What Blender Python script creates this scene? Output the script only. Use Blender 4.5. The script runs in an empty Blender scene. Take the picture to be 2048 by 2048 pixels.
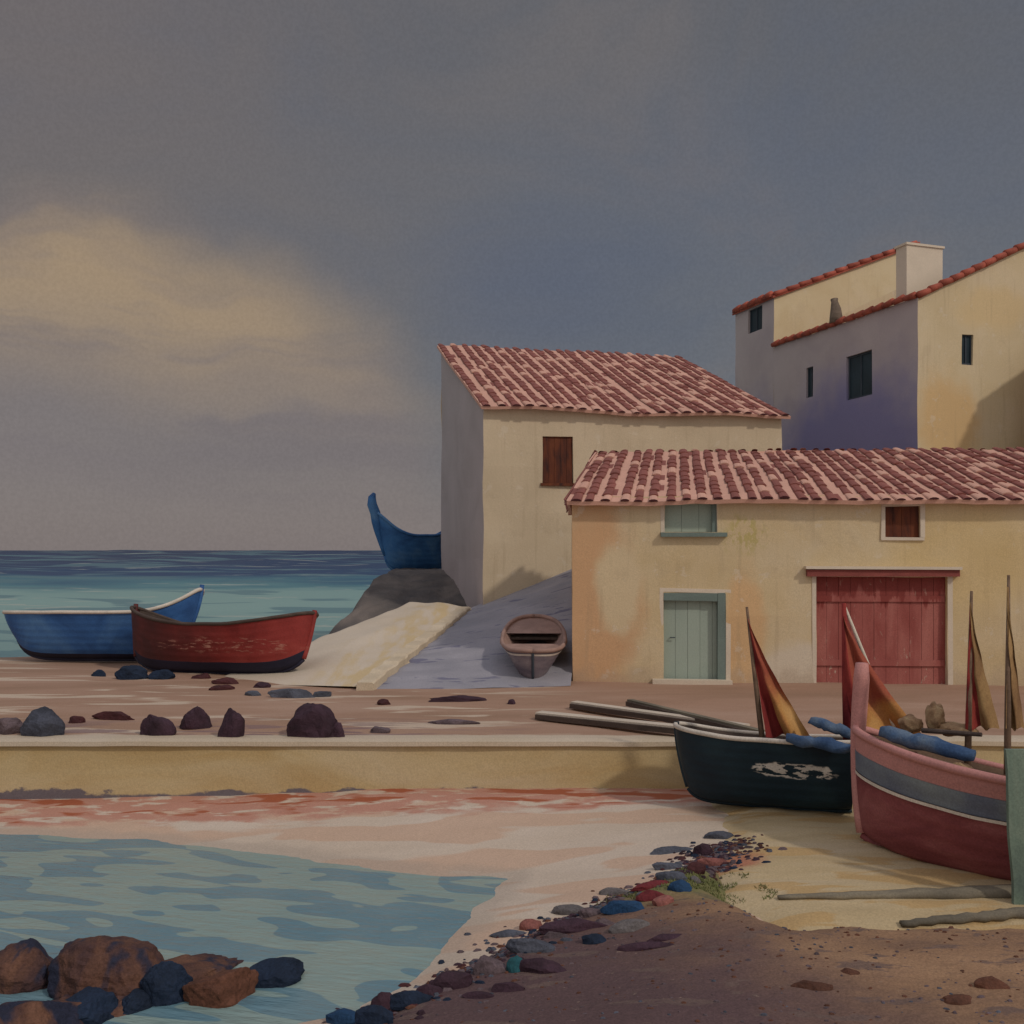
import bpy, math, random
from mathutils import Vector, Matrix, noise as mnoise

# ------------------------------------------------------------------ camera, sky, sun, exposure
SC = bpy.context.scene
COL = SC.collection
EYE = 2.9
F = 1000.0                       # focal length in pixels of a 1024 frame
HZ = 550.0                       # pixel row of the sea horizon

cd = bpy.data.cameras.new('camera'); cam = bpy.data.objects.new('camera', cd); COL.objects.link(cam)
cam.location = (0, 0, EYE); cam.rotation_euler = (math.radians(90), 0, 0)
cd.sensor_width = 36; cd.sensor_fit = 'HORIZONTAL'
cd.lens = 36 * F / 1024
cd.shift_y = (HZ - 512) / 1024
cd.clip_start = 0.1; cd.clip_end = 30000
SC.camera = cam

SC.view_settings.view_transform = 'Standard'
SC.view_settings.look = 'None'
SC.view_settings.gamma = 1
SC.view_settings.use_curve_mapping = False
SC.view_settings.exposure = -0.8

TOSUN = Vector((0.56, -0.52, 0.64)).normalized()
SUN_EL = math.asin(TOSUN.z)
sd = bpy.data.lights.new('sun', 'SUN'); so = bpy.data.objects.new('sun', sd); COL.objects.link(so)
sd.energy = 2.0; sd.angle = math.radians(3.0); sd.color = (1.0, 0.93, 0.82)
so.rotation_euler = TOSUN.to_track_quat('Z', 'Y').to_euler()
so.location = (20, -20, 30)

def lin(r, g, b):
    f = lambda c: (c / 255 / 12.92) if c / 255 <= 0.04045 else ((c / 255 + 0.055) / 1.055) ** 2.4
    return (f(r), f(g), f(b), 1)

class NT:
    """small helper to write node graphs"""
    def __init__(s, tree):
        s.t = tree; s.N = tree.nodes; s.L = tree.links
    def node(s, ty, **kw):
        n = s.N.new(ty)
        for k, v in kw.items(): setattr(n, k, v)
        return n
    def put(s, sock, v):
        if isinstance(v, bpy.types.NodeSocket): s.L.new(v, sock)
        elif v is not None: sock.default_value = v
    def math(s, op, a, b=None, clamp=False):
        n = s.node('ShaderNodeMath', operation=op, use_clamp=clamp)
        s.put(n.inputs[0], a)
        if b is not None: s.put(n.inputs[1], b)
        return n.outputs[0]
    def vmath(s, op, a, b=None, out=0):
        n = s.node('ShaderNodeVectorMath', operation=op)
        s.put(n.inputs[0], a)
        if b is not None: s.put(n.inputs[1], b)
        return n.outputs[out]
    def length(s, a):
        n = s.node('ShaderNodeVectorMath', operation='LENGTH'); s.put(n.inputs[0], a); return n.outputs['Value']
    def mix(s, f, a, b, blend='MIX'):
        n = s.node('ShaderNodeMix', data_type='RGBA', blend_type=blend)
        s.put(n.inputs[0], f); s.put(n.inputs[6], a); s.put(n.inputs[7], b)
        return n.outputs[2]
    def sstep(s, v, a, b, lo=0.0, hi=1.0):
        n = s.node('ShaderNodeMapRange', interpolation_type='SMOOTHSTEP')
        s.put(n.inputs[0], v); s.put(n.inputs[1], a); s.put(n.inputs[2], b); s.put(n.inputs[3], lo); s.put(n.inputs[4], hi)
        return n.outputs[0]
    def noise(s, vec, scale=1.0, detail=3.0, rough=0.55, dist=0.0, out=0):
        n = s.node('ShaderNodeTexNoise')
        s.put(n.inputs['Vector'], vec); s.put(n.inputs['Scale'], scale); s.put(n.inputs['Detail'], detail)
        s.put(n.inputs['Roughness'], rough); s.put(n.inputs['Distortion'], dist)
        return n.outputs[out]
    def sep(s, v):
        n = s.node('ShaderNodeSeparateXYZ'); s.put(n.inputs[0], v); return n.outputs
    def comb(s, x, y, z):
        n = s.node('ShaderNodeCombineXYZ'); s.put(n.inputs[0], x); s.put(n.inputs[1], y); s.put(n.inputs[2], z); return n.outputs[0]
    def ramp(s, f, stops, interp='LINEAR'):
        n = s.node('ShaderNodeValToRGB'); n.color_ramp.interpolation = interp
        e = n.color_ramp.elements
        e[0].position, e[0].color = stops[0]; e[1].position, e[1].color = stops[-1]
        for p, c in stops[1:-1]:
            k = e.new(p); k.color = c
        s.put(n.inputs[0], f)
        return n.outputs[0]
    def ellipse(s, vec, c, r, soft=0.3, amp=0.0, nscale=1.0):
        d = s.vmath('DIVIDE', s.vmath('SUBTRACT', vec, c), r)
        L = s.length(d)
        if amp:
            L = s.math('ADD', L, s.math('MULTIPLY', s.math('SUBTRACT', s.noise(vec, nscale, 3), 0.5), amp))
        return s.sstep(L, 1 + soft, 1 - soft)

# sky: an overcast evening dome; clouds as a function of direction only
EXP = 2 ** SC.view_settings.exposure
def skyc(r, g, b, k=1.0):
    c = lin(r, g, b); k *= .97; return (c[0] / EXP * k, c[1] / EXP * k, c[2] / EXP * k, 1)
W = bpy.data.worlds.new("World"); SC.world = W; W.use_nodes = True
g = NT(W.node_tree); g.N.clear()
tc = g.node('ShaderNodeTexCoord').outputs['Generated']
x, y, z = g.sep(tc)
warp = g.vmath('SCALE', g.vmath('SUBTRACT', g.noise(tc, 3.0, 4, 0.55, 0, 1), (0.5, 0.5, 0.5)))
warp.node.inputs['Scale'].default_value = 0.17
dirw = g.vmath('ADD', tc, warp)
xw, yw, zw = g.sep(dirw)
# base: warm grey on the left to blue grey on the right
base = g.mix(g.sstep(xw, -0.42, 0.15), skyc(110, 104, 102), skyc(100, 103, 110))
base = g.mix(g.sstep(zw, 0.25, 0.48), base, g.mix(g.sstep(xw, -0.4, 0.05), skyc(109, 103, 103), skyc(97, 98, 103)))
blot = g.noise(g.vmath('MULTIPLY', tc, (3.0, 3.0, 6.0)), 1.0, 5, 0.6, 0.6)
base = g.mix(g.math('MULTIPLY', g.sstep(blot, 0.45, 0.75), g.sstep(xw, -0.3, 0.1, 0.35, 0.75)), base, skyc(90, 96, 109))
base = g.mix(g.math('MULTIPLY', g.sstep(blot, 0.5, 0.28), 0.45), base, skyc(117, 110, 107))
bl2 = g.ellipse(dirw, (0.01, 0.95, 0.27), (0.10, 3.0, 0.05), 0.6)
base = g.mix(g.math('MULTIPLY', bl2, 0.22), base, skyc(82, 90, 112))
bl3 = g.ellipse(dirw, (0.22, 0.92, 0.33), (0.20, 3.0, 0.07), 0.7)
base = g.mix(g.math('MULTIPLY', bl3, 0.3), base, skyc(92, 98, 113))
# warm cloud dome on the left
e1 = g.ellipse(dirw, (-0.40, 0.9, 0.05), (0.325, 3.0, 0.255), 0.15)
warm = g.mix(g.sstep(zw, 0.10, 0.26), skyc(119, 111, 110), skyc(157, 136, 110))
streak = g.noise(g.vmath('MULTIPLY', dirw, (2.0, 2.0, 14.0)), 1.0, 4, 0.55, 0.4)
warm = g.mix(g.math('MULTIPLY', g.sstep(streak, 0.46, 0.66), 0.7), warm, skyc(112, 104, 106))
col = g.mix(e1, base, warm)
# mauve veil above the sea
col = g.mix(g.math('MULTIPLY', g.sstep(zw, 0.13, 0.02), 0.8), col, skyc(124, 115, 114))
# the overcast brightens overhead and towards the sun, outside the view
up = g.sstep(z, 0.50, 0.85)
col = g.mix(up, col, skyc(196, 202, 218))
sunny = g.sstep(y, 0.25, -0.5)
col = g.mix(g.math('MULTIPLY', sunny, 0.85), col, skyc(196, 193, 192))
sky = g.node('ShaderNodeTexSky', sky_type='NISHITA')
sky.sun_disc = False; sky.sun_elevation = SUN_EL; sky.sun_rotation = math.atan2(TOSUN.x, TOSUN.y)
sk = g.vmath('SCALE', sky.outputs[0]); sk.node.inputs['Scale'].default_value = 0.05
col = g.mix(1.0, col, g.mix(0.12, (0, 0, 0, 1), sk), 'ADD')
fine = g.noise(tc, 330.0, 2, 0.6)
fs = g.vmath('SCALE', col); g.L.new(g.sstep(fine, 0.25, 0.75, 0.955, 1.045), fs.node.inputs['Scale']); col = fs
bg = g.node('ShaderNodeBackground'); g.put(bg.inputs[0], col); bg.inputs[1].default_value = 1.0
wo = g.node('ShaderNodeOutputWorld'); g.L.new(bg.outputs[0], wo.inputs[0])

# ------------------------------------------------------------------ helpers
rng = random.Random(11)
DK = 1024 / 1932.0
def D(x, y, d):                    # point seen at (x, y) of the 1932 px view, at distance d
    return Vector(((x * DK - 512) / F * d, d, EYE - (y * DK - HZ) / F * d))
def ground_at(x, y, h, d0=5.0, d1=45.0, k=DK):
    """where the sight line through (x, y) meets the ground h(X, Y)"""
    u, v = (x * k - 512) / F, (y * k - HZ) / F
    d = d0
    while d < d1:
        if EYE - v * d <= h(u * d, d): break
        d += 0.03
    return Vector((u * d, d, h(u * d, d)))
def wobv(p, amp, freq, seed):
    return mnoise.noise_vector(Vector(p) * freq + Vector((seed * 7.1, seed * 3.3, seed))) * amp
def n3(x, y, z=0.0): return mnoise.noise(Vector((x, y, z)))
def sm(a, b, v):
    t = max(0.0, min(1.0, (v - a) / (b - a))); return t * t * (3 - 2 * t)
def lerp(a, b, t): return a + (b - a) * t

def tag(o, label=None, cat=None, group=None, kind=None):
    if label: o['label'] = label
    if cat: o['category'] = cat
    if group: o['group'] = group
    if kind: o['kind'] = kind
    return o
def thing(name, label, cat, loc=(0, 0, 0), rot=(0, 0, 0), group=None):
    o = bpy.data.objects.new(name, None); COL.objects.link(o)
    o.location = loc; o.rotation_euler = rot; o.empty_display_size = 0.3
    return tag(o, label, cat, group)

class MB:
    def __init__(s): s.v = []; s.f = []; s.m = []
    def quad(s, a, b, c, d, m=0):
        i = len(s.v); s.v += [Vector(a), Vector(b), Vector(c), Vector(d)]; s.f.append((i, i + 1, i + 2, i + 3)); s.m.append(m)
    def poly(s, pts, m=0):
        i = len(s.v); s.v += [Vector(p) for p in pts]; s.f.append(tuple(range(i, i + len(pts)))); s.m.append(m)
    def grid(s, fn, nu, nv, m=0, closed_u=False):
        i = len(s.v)
        for a in range(nu + 1):
            for b in range(nv + 1): s.v.append(Vector(fn(a / nu, b / nv)))
        for a in range(nu):
            for b in range(nv):
                k = i + a * (nv + 1) + b
                s.f.append((k, k + nv + 1, k + nv + 2, k + 1)); s.m.append(m(a, b) if callable(m) else m)
    def box(s, c, d, rot=None, m=0, bev=0.0):
        hx, hy, hz = d[0] / 2, d[1] / 2, d[2] / 2
        R = rot or Matrix.Identity(3); c = Vector(c)
        P = lambda x, y, z: c + R @ Vector((x * hx, y * hy, z * hz))
        i = len(s.v)
        s.v += [P(x, y, z) for x in (-1, 1) for y in (-1, 1) for z in (-1, 1)]
        for f in ((0, 1, 3, 2), (4, 6, 7, 5), (0, 4, 5, 1), (2, 3, 7, 6), (0, 2, 6, 4), (1, 5, 7, 3)):
            s.f.append(tuple(i + k for k in f)); s.m.append(m)
    def tube(s, pts, radii, n=8, m=0, flat=1.0, cap=True):
        """round (or flattened) sweep along a polyline"""
        pts = [Vector(p) for p in pts]; i0 = len(s.v)
        if not hasattr(radii, '__len__'): radii = [radii] * len(pts)
        up = Vector((0, 0, 1)); a = None
        for k, p in enumerate(pts):
            t = (pts[min(k + 1, len(pts) - 1)] - pts[max(k - 1, 0)]).normalized()
            if a is None:
                a = t.cross(up)
                if a.length < 1e-3: a = t.cross(Vector((0, 1, 0)))
            else:
                a = a - t * a.dot(t)              # carried along, so the sweep never twists
            a.normalize(); b = a.cross(t).normalized()
            for j in range(n):
                th = 2 * math.pi * j / n
                s.v.append(p + a * math.cos(th) * radii[k] + b * math.sin(th) * radii[k] * flat)
        for k in range(len(pts) - 1):
            for j in range(n):
                j2 = (j + 1) % n
                s.f.append((i0 + k * n + j, i0 + k * n + j2, i0 + (k + 1) * n + j2, i0 + (k + 1) * n + j)); s.m.append(m)
        if cap:
            s.f.append(tuple(i0 + j for j in range(n))[::-1]); s.m.append(m)
            s.f.append(tuple(i0 + (len(pts) - 1) * n + j for j in range(n))); s.m.append(m)
    def build(s, name, mats, parent=None, smooth=False, wob=None, weld=True):
        v = s.v
        if wob: v = [p + wobv(p, *wob) for p in v]
        me = bpy.data.meshes.new(name)
        me.from_pydata([tuple(p) for p in v], [], s.f)
        if not isinstance(mats, (list, tuple)): mats = [mats]
        for m in mats: me.materials.append(m)
        me.polygons.foreach_set('material_index', s.m)
        import bmesh
        bm = bmesh.new(); bm.from_mesh(me)
        if weld: bmesh.ops.remove_doubles(bm, verts=bm.verts, dist=0.0005)
        bmesh.ops.recalc_face_normals(bm, faces=bm.faces)
        bm.to_mesh(me); bm.free()
        if smooth: me.polygons.foreach_set('use_smooth', [True] * len(me.polygons))
        o = bpy.data.objects.new(name, me); COL.objects.link(o)
        if parent: o.parent = parent
        return o

# ------------------------------------------------------------------ materials: pigment washes with soft mottling
def wash(name, stops, scale=0.8, stretch=(1, 1, 1), rough=0.85, bump=0.15, bscale=14.0, grain=0.10, gscale=45.0,
         extra=None, spec=0.25, detail=4, dist=0.5, rand=True, bdist=0.02):
    m = bpy.data.materials.new(name); m.use_nodes = True
    t = NT(m.node_tree); t.N.clear()
    co = t.node('ShaderNodeTexCoord').outputs['Object']
    raw = co
    if rand:
        oi = t.node('ShaderNodeObjectInfo').outputs['Random']
        co = t.vmath('ADD', co, t.vmath('SCALE', (17.0, 9.0, 23.0)))
        t.L.new(oi, co.node.inputs[1].links[0].from_node.inputs['Scale'])
    vec = t.vmath('MULTIPLY', co, stretch)
    nz = t.noise(vec, scale, detail, 0.55, dist)
    n = len(stops)
    if len(stops[0]) == 4:
        stops = [(0.3 + 0.4 * i / max(1, n - 1), c) for i, c in enumerate(stops)]
    c = t.ramp(nz, stops) if n > 1 else stops[0][1]
    if extra: c = extra(t, c, raw, vec)
    gr = t.noise(raw, gscale, 3, 0.7)
    gv = t.sstep(gr, 0.25, 0.75, 1 - grain * 1.6, 1 + grain * 1.6)
    sc = t.vmath('SCALE', c); t.L.new(gv, sc.node.inputs['Scale'])
    b = t.node('ShaderNodeBsdfPrincipled')
    t.put(b.inputs['Base Color'], sc); b.inputs['Roughness'].default_value = rough
    b.inputs['Specular IOR Level'].default_value = spec
    if bump:
        bn = t.noise(raw, bscale, 5, 0.6)
        bp = t.node('ShaderNodeBump'); bp.inputs['Strength'].default_value = bump; bp.inputs['Distance'].default_value = bdist
        t.put(bp.inputs['Height'], bn); t.L.new(bp.outputs[0], b.inputs['Normal'])
    o = t.node('ShaderNodeOutputMaterial'); t.L.new(b.outputs[0], o.inputs[0])
    return m
def A(r, g, b): return (r, g, b, 1)
def tone(c, k): return (c[0] * k, c[1] * k, c[2] * k, 1)
def duo(name, c, k=1.35, **kw):
    return wash(name, [tone(c, 1 / k), c, tone(c, k)], **kw)

CREAM = A(.57, .455, .315)
M = {}
def weather(t, c, raw, k=1.0):
    px, py, pz = t.sep(raw)
    runs = t.noise(t.vmath('MULTIPLY', raw, (3.2, 3.2, .22)), 1.6, 4, .6)
    c = t.mix(t.math('MULTIPLY', t.sstep(runs, .54, .70), .22 * k), c, A(.33, .24, .15))
    flakes = t.noise(raw, 2.3, 6, .68)
    c = t.mix(t.math('MULTIPLY', t.sstep(flakes, .60, .63), .30 * k), c, A(.66, .57, .46))
    dirt = t.noise(raw, 1.1, 6, .65)
    c = t.mix(t.math('MULTIPLY', t.sstep(dirt, .57, .66), .16 * k), c, A(.36, .27, .18))
    damp = t.math('ADD', pz, t.math('MULTIPLY', t.math('SUBTRACT', t.noise(t.vmath('MULTIPLY', raw, (1.5, 1.5, 1)), 2.0, 4), .5), .9))
    return t.mix(t.math('MULTIPLY', t.sstep(damp, .45, .05), .4 * k), c, A(.40, .30, .22))
M['cream'] = wash('cream_plaster', [A(.52, .415, .285), CREAM, A(.61, .495, .35)], 0.5, rough=.95, grain=.07, extra=lambda t, c, raw, vec: weather(t, c, raw), bump=.3, bscale=9)
def front_extra(t, c, raw, vec):
    c = t.mix(t.ellipse(raw, (0.25, 0, 1.6), (1.1, 9, 2.6), .35, 1.1, 1.0), c, A(.565, .34, .185))
    c = t.mix(t.ellipse(raw, (1.0, 0, 2.1), (.5, 9, .95), .25, .9, 1.4), c, A(.61, .475, .30))
    c = t.mix(t.ellipse(raw, (3.75, 0, 1.0), (.42, 9, 1.5), .3, .8, 1.5), c, A(.62, .40, .21))
    c = t.mix(t.math('MULTIPLY', t.ellipse(raw, (3.75, 0, 3.25), (.42, 9, .36), .5, 1.6, 4.0), t.math('MULTIPLY', t.sstep(t.noise(t.vmath('MULTIPLY', raw, (2, 1, 1)), 4.0, 4, .6), .48, .54), .6)), c, A(.42, .35, .10))
    c = t.mix(t.ellipse(raw, (4.9, 0, 0.1), (.9, 9, .75), .25, .8, 1.5), c, A(.62, .52, .40))
    c = weather(t, c, raw, 1.1)
    c = t.mix(t.math('MULTIPLY', t.ellipse(raw, (8.3, 0, 2.6), (1.6, 9, 1.1), .4, .8, 1.0), .5), c, A(.62, .44, .19))
    return c
M['ochre'] = wash('ochre_plaster', [A(.55, .415, .235), A(.595, .46, .28), A(.61, .49, .325)], 0.7, rough=.95, extra=front_extra, grain=.07, rand=False, bump=.3, bscale=9)
def hill_extra(t, c, raw, vec):
    c = t.mix(t.ellipse(raw, (1.3, 0, 5.4), (1.3, .3, 1.7), .4, 1.3, .8), c, A(.60, .41, .21))
    c = t.mix(t.ellipse(raw, (.9, 0, 2.4), (1.2, .3, 1.0), .4, 1.3, .8), c, A(.62, .45, .25))
    c = t.mix(t.ellipse(raw, (3.4, 0, 9.6), (1.6, .3, .8), .4, 1.3, .8), c, A(.61, .46, .26))
    return weather(t, c, raw)
M['hill_plaster'] = wash('sandy_plaster', [A(.56, .44, .27), A(.60, .48, .31), A(.62, .50, .34)], .5, rough=.95, extra=hill_extra, grain=.07, rand=False)
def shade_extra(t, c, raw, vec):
    # bluer shade painted in towards the foot of the shaded wall
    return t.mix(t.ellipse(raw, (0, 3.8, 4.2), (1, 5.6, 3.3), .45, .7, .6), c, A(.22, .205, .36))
M['violet_shade'] = wash('violet_shade_plaster', [A(.41, .345, .35), A(.46, .39, .385), A(.49, .42, .41)], .5, rough=.95, extra=shade_extra, grain=.07, rand=False)  # plaster of the shaded sides, with the violet shade in its colour
M['back_plaster'] = wash('yellow_plaster', [A(.60, .48, .29), A(.64, .525, .33), A(.66, .55, .37)], .6, rough=.95, grain=.07, rand=False, extra=lambda t, c, raw, vec: weather(t, c, raw, .7))
M['gable_shade'] = wash('mauve_shade_plaster', [A(.38, .32, .315), A(.42, .355, .35), A(.45, .38, .38)], .5, rough=.95, grain=.07)  # end wall of the cream house, its shade mixed into the colour
M['white'] = duo('white_plaster', A(.62, .52, .41), 1.08, rough=.9, grain=.06)
M['whitepaint'] = duo('white_paint', A(.60, .52, .44), 1.15, scale=2.5, rough=.6)
M['tile_pale'] = duo('pale_pink_tile', A(.58, .32, .24), 1.10, scale=1.2, grain=.08)
M['tile_maroon'] = duo('maroon_tile', A(.235, .080, .064), 1.2, scale=1.6, grain=.1)
M['tile_dark'] = duo('dark_tile_mouth', A(.075, .022, .024), 1.2)
M['tile_red'] = duo('red_coping_tile', A(.34, .085, .055), 1.5, scale=1.5)
def door_extra(t, c, raw, vec):
    # unfaded paint under the lintel, running down in tongues
    px, py, pz = t.sep(raw)
    e = t.math('ADD', pz, t.math('MULTIPLY', t.math('SUBTRACT', t.noise(t.vmath('MULTIPLY', raw, (2.4, 1, .35)), 2.0, 3), .5), 1.5))
    c = t.mix(t.math('MULTIPLY', t.sstep(e, 1.80, 1.90), .8), c, A(.20, .032, .026))
    chips = t.noise(t.vmath('MULTIPLY', raw, (2.0, 1, .8)), 5.0, 4, .65)
    low_ = t.sstep(pz, .9, .1)
    return t.mix(t.math('MULTIPLY', t.sstep(chips, .64, .68), t.math('ADD', .25, t.math('MULTIPLY', low_, .6))), c, A(.52, .40, .31))
M['red_door'] = wash('red_boards', [A(.26, .06, .05), A(.33, .095, .08), A(.40, .14, .115)], 1.1, stretch=(2.2, 2, .5), rough=.75, extra=door_extra, rand=False)
M['brown_shutter'] = wash('red_brown_boards', [A(.035, .012, .010), A(.11, .028, .012), A(.16, .045, .016)], 1.6, stretch=(3, 3, .7), rough=.7)
M['green_door'] = wash('pale_green_paint', [A(.29, .345, .295), A(.325, .38, .32), A(.34, .39, .335)], .9, rough=.75, grain=.06)
M['green_dark'] = duo('grey_green_paint', A(.15, .19, .17), 1.15, rough=.75)
M['dark_glass'] = duo('dark_window', A(.02, .035, .045), 1.3, rough=.35)
M['dark_frame'] = duo('slate_frame', A(.05, .06, .075), 1.3)
M['lintel_red'] = duo('red_beam', A(.22, .06, .05), 1.3, scale=2, stretch=(.5, 2, 2))
M['blue_hull'] = wash('blue_paint', [A(.018, .06, .18), A(.038, .12, .32), A(.08, .19, .39)], .75, rough=.6, grain=.1)
M['blue_prow'] = wash('deep_blue_paint', [A(.018, .065, .18), A(.04, .135, .32), A(.10, .21, .37)], 1.0, rough=.6)
def red_extra(t, c, raw, vec):
    px, py, pz = t.sep(raw)
    old = t.math('ADD', t.sstep(px, -1.2, 1.6), t.math('MULTIPLY', t.math('SUBTRACT', t.noise(raw, 2.0, 3), .5), .9))
    c = t.mix(t.math('MULTIPLY', old, .9, True), c, A(.075, .022, .022))
    worn = t.noise(t.vmath('MULTIPLY', raw, (1.6, 1.6, 9)), 2.4, 5, .7)
    band = t.ellipse(raw, (-.5, 0, .58), (1.6, 9, .16), .5, .5, 3)
    return t.mix(t.math('MULTIPLY', t.sstep(worn, .54, .62), band), c, A(.48, .23, .17))
M['red_hull'] = wash('red_paint', [A(.19, .022, .020), A(.27, .035, .030), A(.33, .055, .045)], .9, rough=.6, extra=red_extra, rand=False)
M['navy'] = duo('navy_bottom_paint', A(.022, .020, .040), 1.3, rough=.7)
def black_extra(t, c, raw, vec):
    w1 = t.ellipse(raw, (-.45, 0, .52), (.55, 9, .10), .10, 1.1, 5.0)  # white reflection streak painted into the hull colour
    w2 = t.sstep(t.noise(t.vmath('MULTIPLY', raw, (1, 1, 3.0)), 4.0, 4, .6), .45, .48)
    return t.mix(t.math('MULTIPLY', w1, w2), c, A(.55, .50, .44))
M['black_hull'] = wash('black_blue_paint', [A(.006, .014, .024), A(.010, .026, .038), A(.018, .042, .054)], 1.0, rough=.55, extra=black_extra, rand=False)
M['pink'] = duo('pink_paint', A(.50, .225, .20), 1.12, scale=1.2, rough=.65)
M['slate_strake'] = wash('slate_blue_paint', [A(.085, .09, .14), A(.13, .145, .185), A(.22, .245, .245)], 1.0, rough=.65)
M['maroon_hull'] = wash('maroon_bottom_paint', [A(.15, .034, .040), A(.23, .060, .064), A(.34, .12, .115)], 1.3, stretch=(.8, .8, 2.2), rough=.65)
M['mauve_hull'] = wash('mauve_paint', [A(.13, .105, .125), A(.20, .16, .175), A(.28, .23, .235)], 1.6, stretch=(1, 1, 2.2), rough=.7)
M['rosy_wood'] = duo('rosy_timber', A(.32, .20, .165), 1.25, scale=2.5, rough=.8)
M['wood'] = duo('brown_timber', A(.16, .10, .065), 1.4, scale=3, stretch=(.4, 2, 2), rough=.8)
M['dark_wood'] = duo('dark_timber', A(.075, .052, .042), 1.4, scale=3, stretch=(.4, 2, 2), rough=.8)
M['pale_wood'] = duo('bleached_timber', A(.55, .46, .37), 1.15, scale=3, stretch=(.4, 2, 2), rough=.8)
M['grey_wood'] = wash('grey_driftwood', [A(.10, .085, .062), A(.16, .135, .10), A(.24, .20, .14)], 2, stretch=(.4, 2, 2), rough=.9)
M['green_wood'] = wash('green_board', [A(.10, .135, .115), A(.15, .20, .155), A(.22, .26, .20)], 1.5, stretch=(2, 2, .6), rough=.8)
M['sail_red'] = wash('red_sailcloth', [A(.12, .014, .018), A(.26, .035, .030), A(.34, .07, .045)], 1.8, stretch=(2, 2, .7), rough=.95)
def sail_extra(t, c, raw, vec):
    pz = t.math('ADD', t.sep(raw)[2], t.math('MULTIPLY', t.math('SUBTRACT', t.noise(raw, 3.0, 4), .5), .9))
    return t.mix(t.sstep(pz, 1.25, 1.75), c, A(.31, .075, .045))
M['sail_ochre'] = wash('ochre_sailcloth', [A(.38, .14, .05), A(.48, .24, .075), A(.54, .31, .12)], 1.5, stretch=(1.6, 1.6, .8), rough=.95, extra=sail_extra, rand=False)
M['sail_brown'] = wash('brown_sailcloth', [A(.19, .10, .05), A(.28, .16, .07), A(.40, .25, .11)], 1.5, stretch=(2, 2, .8), rough=.95)
M['blue_cloth'] = wash('blue_canvas', [A(.022, .05, .12), A(.055, .10, .19), A(.15, .19, .24)], 2.2, rough=.95, bump=.7, bscale=22)
M['net_brown'] = wash('brown_netting', [A(.20, .11, .06), A(.36, .22, .12), A(.48, .34, .19)], 7.0, rough=.95, bump=.6, bscale=60)
M['net_rust'] = wash('rust_netting', [A(.09, .035, .025), A(.19, .08, .045), A(.27, .13, .07)], 7.0, rough=.95, bump=.6, bscale=60)
M['rope'] = duo('pale_rope', A(.60, .52, .42), 1.1, rough=.9)
M['clay'] = duo('clay_pot', A(.16, .12, .09), 1.4, scale=4)
ROCKC = {'storm': A(.075, .078, .105), 'plum': A(.060, .028, .042), 'maroon': A(.085, .026, .028), 'navy': A(.014, .026, .055), 'blue': A(.018, .06, .14), 'slate': A(.10, .105, .135),
         'grey': A(.19, .165, .165), 'mauve': A(.15, .105, .115), 'red': A(.19, .028, .034), 'coral': A(.33, .12, .10), 'teal': A(.02, .10, .12),
         'brown': A(.15, .060, .036)}
for k, c in ROCKC.items():
    c = tone(c, .72)
    M['rock_' + k] = wash(k + '_stone', [tone(c, .6), c, tone(c, 1.45)], 2.6, rough=.8, bump=.7, bscale=8, grain=.15, bdist=.04)
def bigrock_extra(t, c, raw, vec):
    ns = t.noise(vec, 2.0, 3, .5, .3)
    return t.mix(t.sstep(ns, .50, .60), c, A(.020, .022, .042))
M['rock_big'] = wash('brown_rock_with_dark_weed', [A(.04, .022, .028), A(.10, .046, .032), A(.16, .074, .045)], 2.2, stretch=(1.6, 1, .7), rough=.85,
                     bump=.9, bscale=6, extra=bigrock_extra, grain=.14, bdist=.06)

# ------------------------------------------------------------------ the ground
# shoreline of the little harbour pool, as a polygon on the water plane
WATER = -1.0
POOL = [(-40, 14.1), (-7.0, 13.75), (-4.7, 13.35), (-3.4, 12.95), (-2.14, 12.35), (-.9, 12.0), (-.05, 11.85), (-.30, 11.1), (-.50, 10.5), (-.66, 9.8), (-.84, 9.25),
        (-1.25, 8.65), (-1.8, 8.15), (-2.6, 7.4), (-3.4, 5.5), (-3.6, 0), (-40, 0)]
BANK = [(-1.75, 7.6), (-1.05, 8.35), (-.42, 9.2), (.18, 10.0), (1.0, 10.65), (1.9, 11.5), (2.45, 11.5), (2.35, 10.2), (2.6, 9.45), (5, 9.45), (16, 9.9), (16, 0), (-2.9, 0), (-2.6, 6)]
SAND = [(2.0, 11.6), (2.6, 13.4), (2.5, 15.1), (16, 15.1), (16, 9.0), (2.6, 9.0), (1.7, 10.2)]
def sdist(P, X, Y):
    """signed distance to polygon, positive inside"""
    inside = False; best = 1e9; n = len(P)
    for i in range(n):
        x1, y1 = P[i]; x2, y2 = P[(i + 1) % n]
        if (y1 > Y) != (y2 > Y) and X < (x2 - x1) * (Y - y1) / (y2 - y1) + x1: inside = not inside
        dx, dy = x2 - x1, y2 - y1
        t = max(0, min(1, ((X - x1) * dx + (Y - y1) * dy) / (dx * dx + dy * dy)))
        best = min(best, math.hypot(X - x1 - t * dx, Y - y1 - t * dy))
    return best if inside else -best
def beach_h(X, Y):
    d = -sdist(POOL, X, Y) + .16 * n3(X * 1.3, Y * 2.2, 3)
    if d > 0: return WATER + min(.11 * d, .30) + .012 * n3(X * 2, Y * 4, 7)
    return WATER + max(.16 * d, -.5)
def bank_h(X, Y):
    d = sdist(BANK, X, Y) + .10 * n3(X * 2.5, Y * 3.1, 9)
    b = beach_h(X, Y)
    return b - .12 + (.40 + .05 * n3(X * .8, Y * 1.2, 5)) * sm(-.25, .75, d) + .018 * n3(X * 5, Y * 7, 2) + .05 * sm(2.0, 6.0, d)
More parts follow.
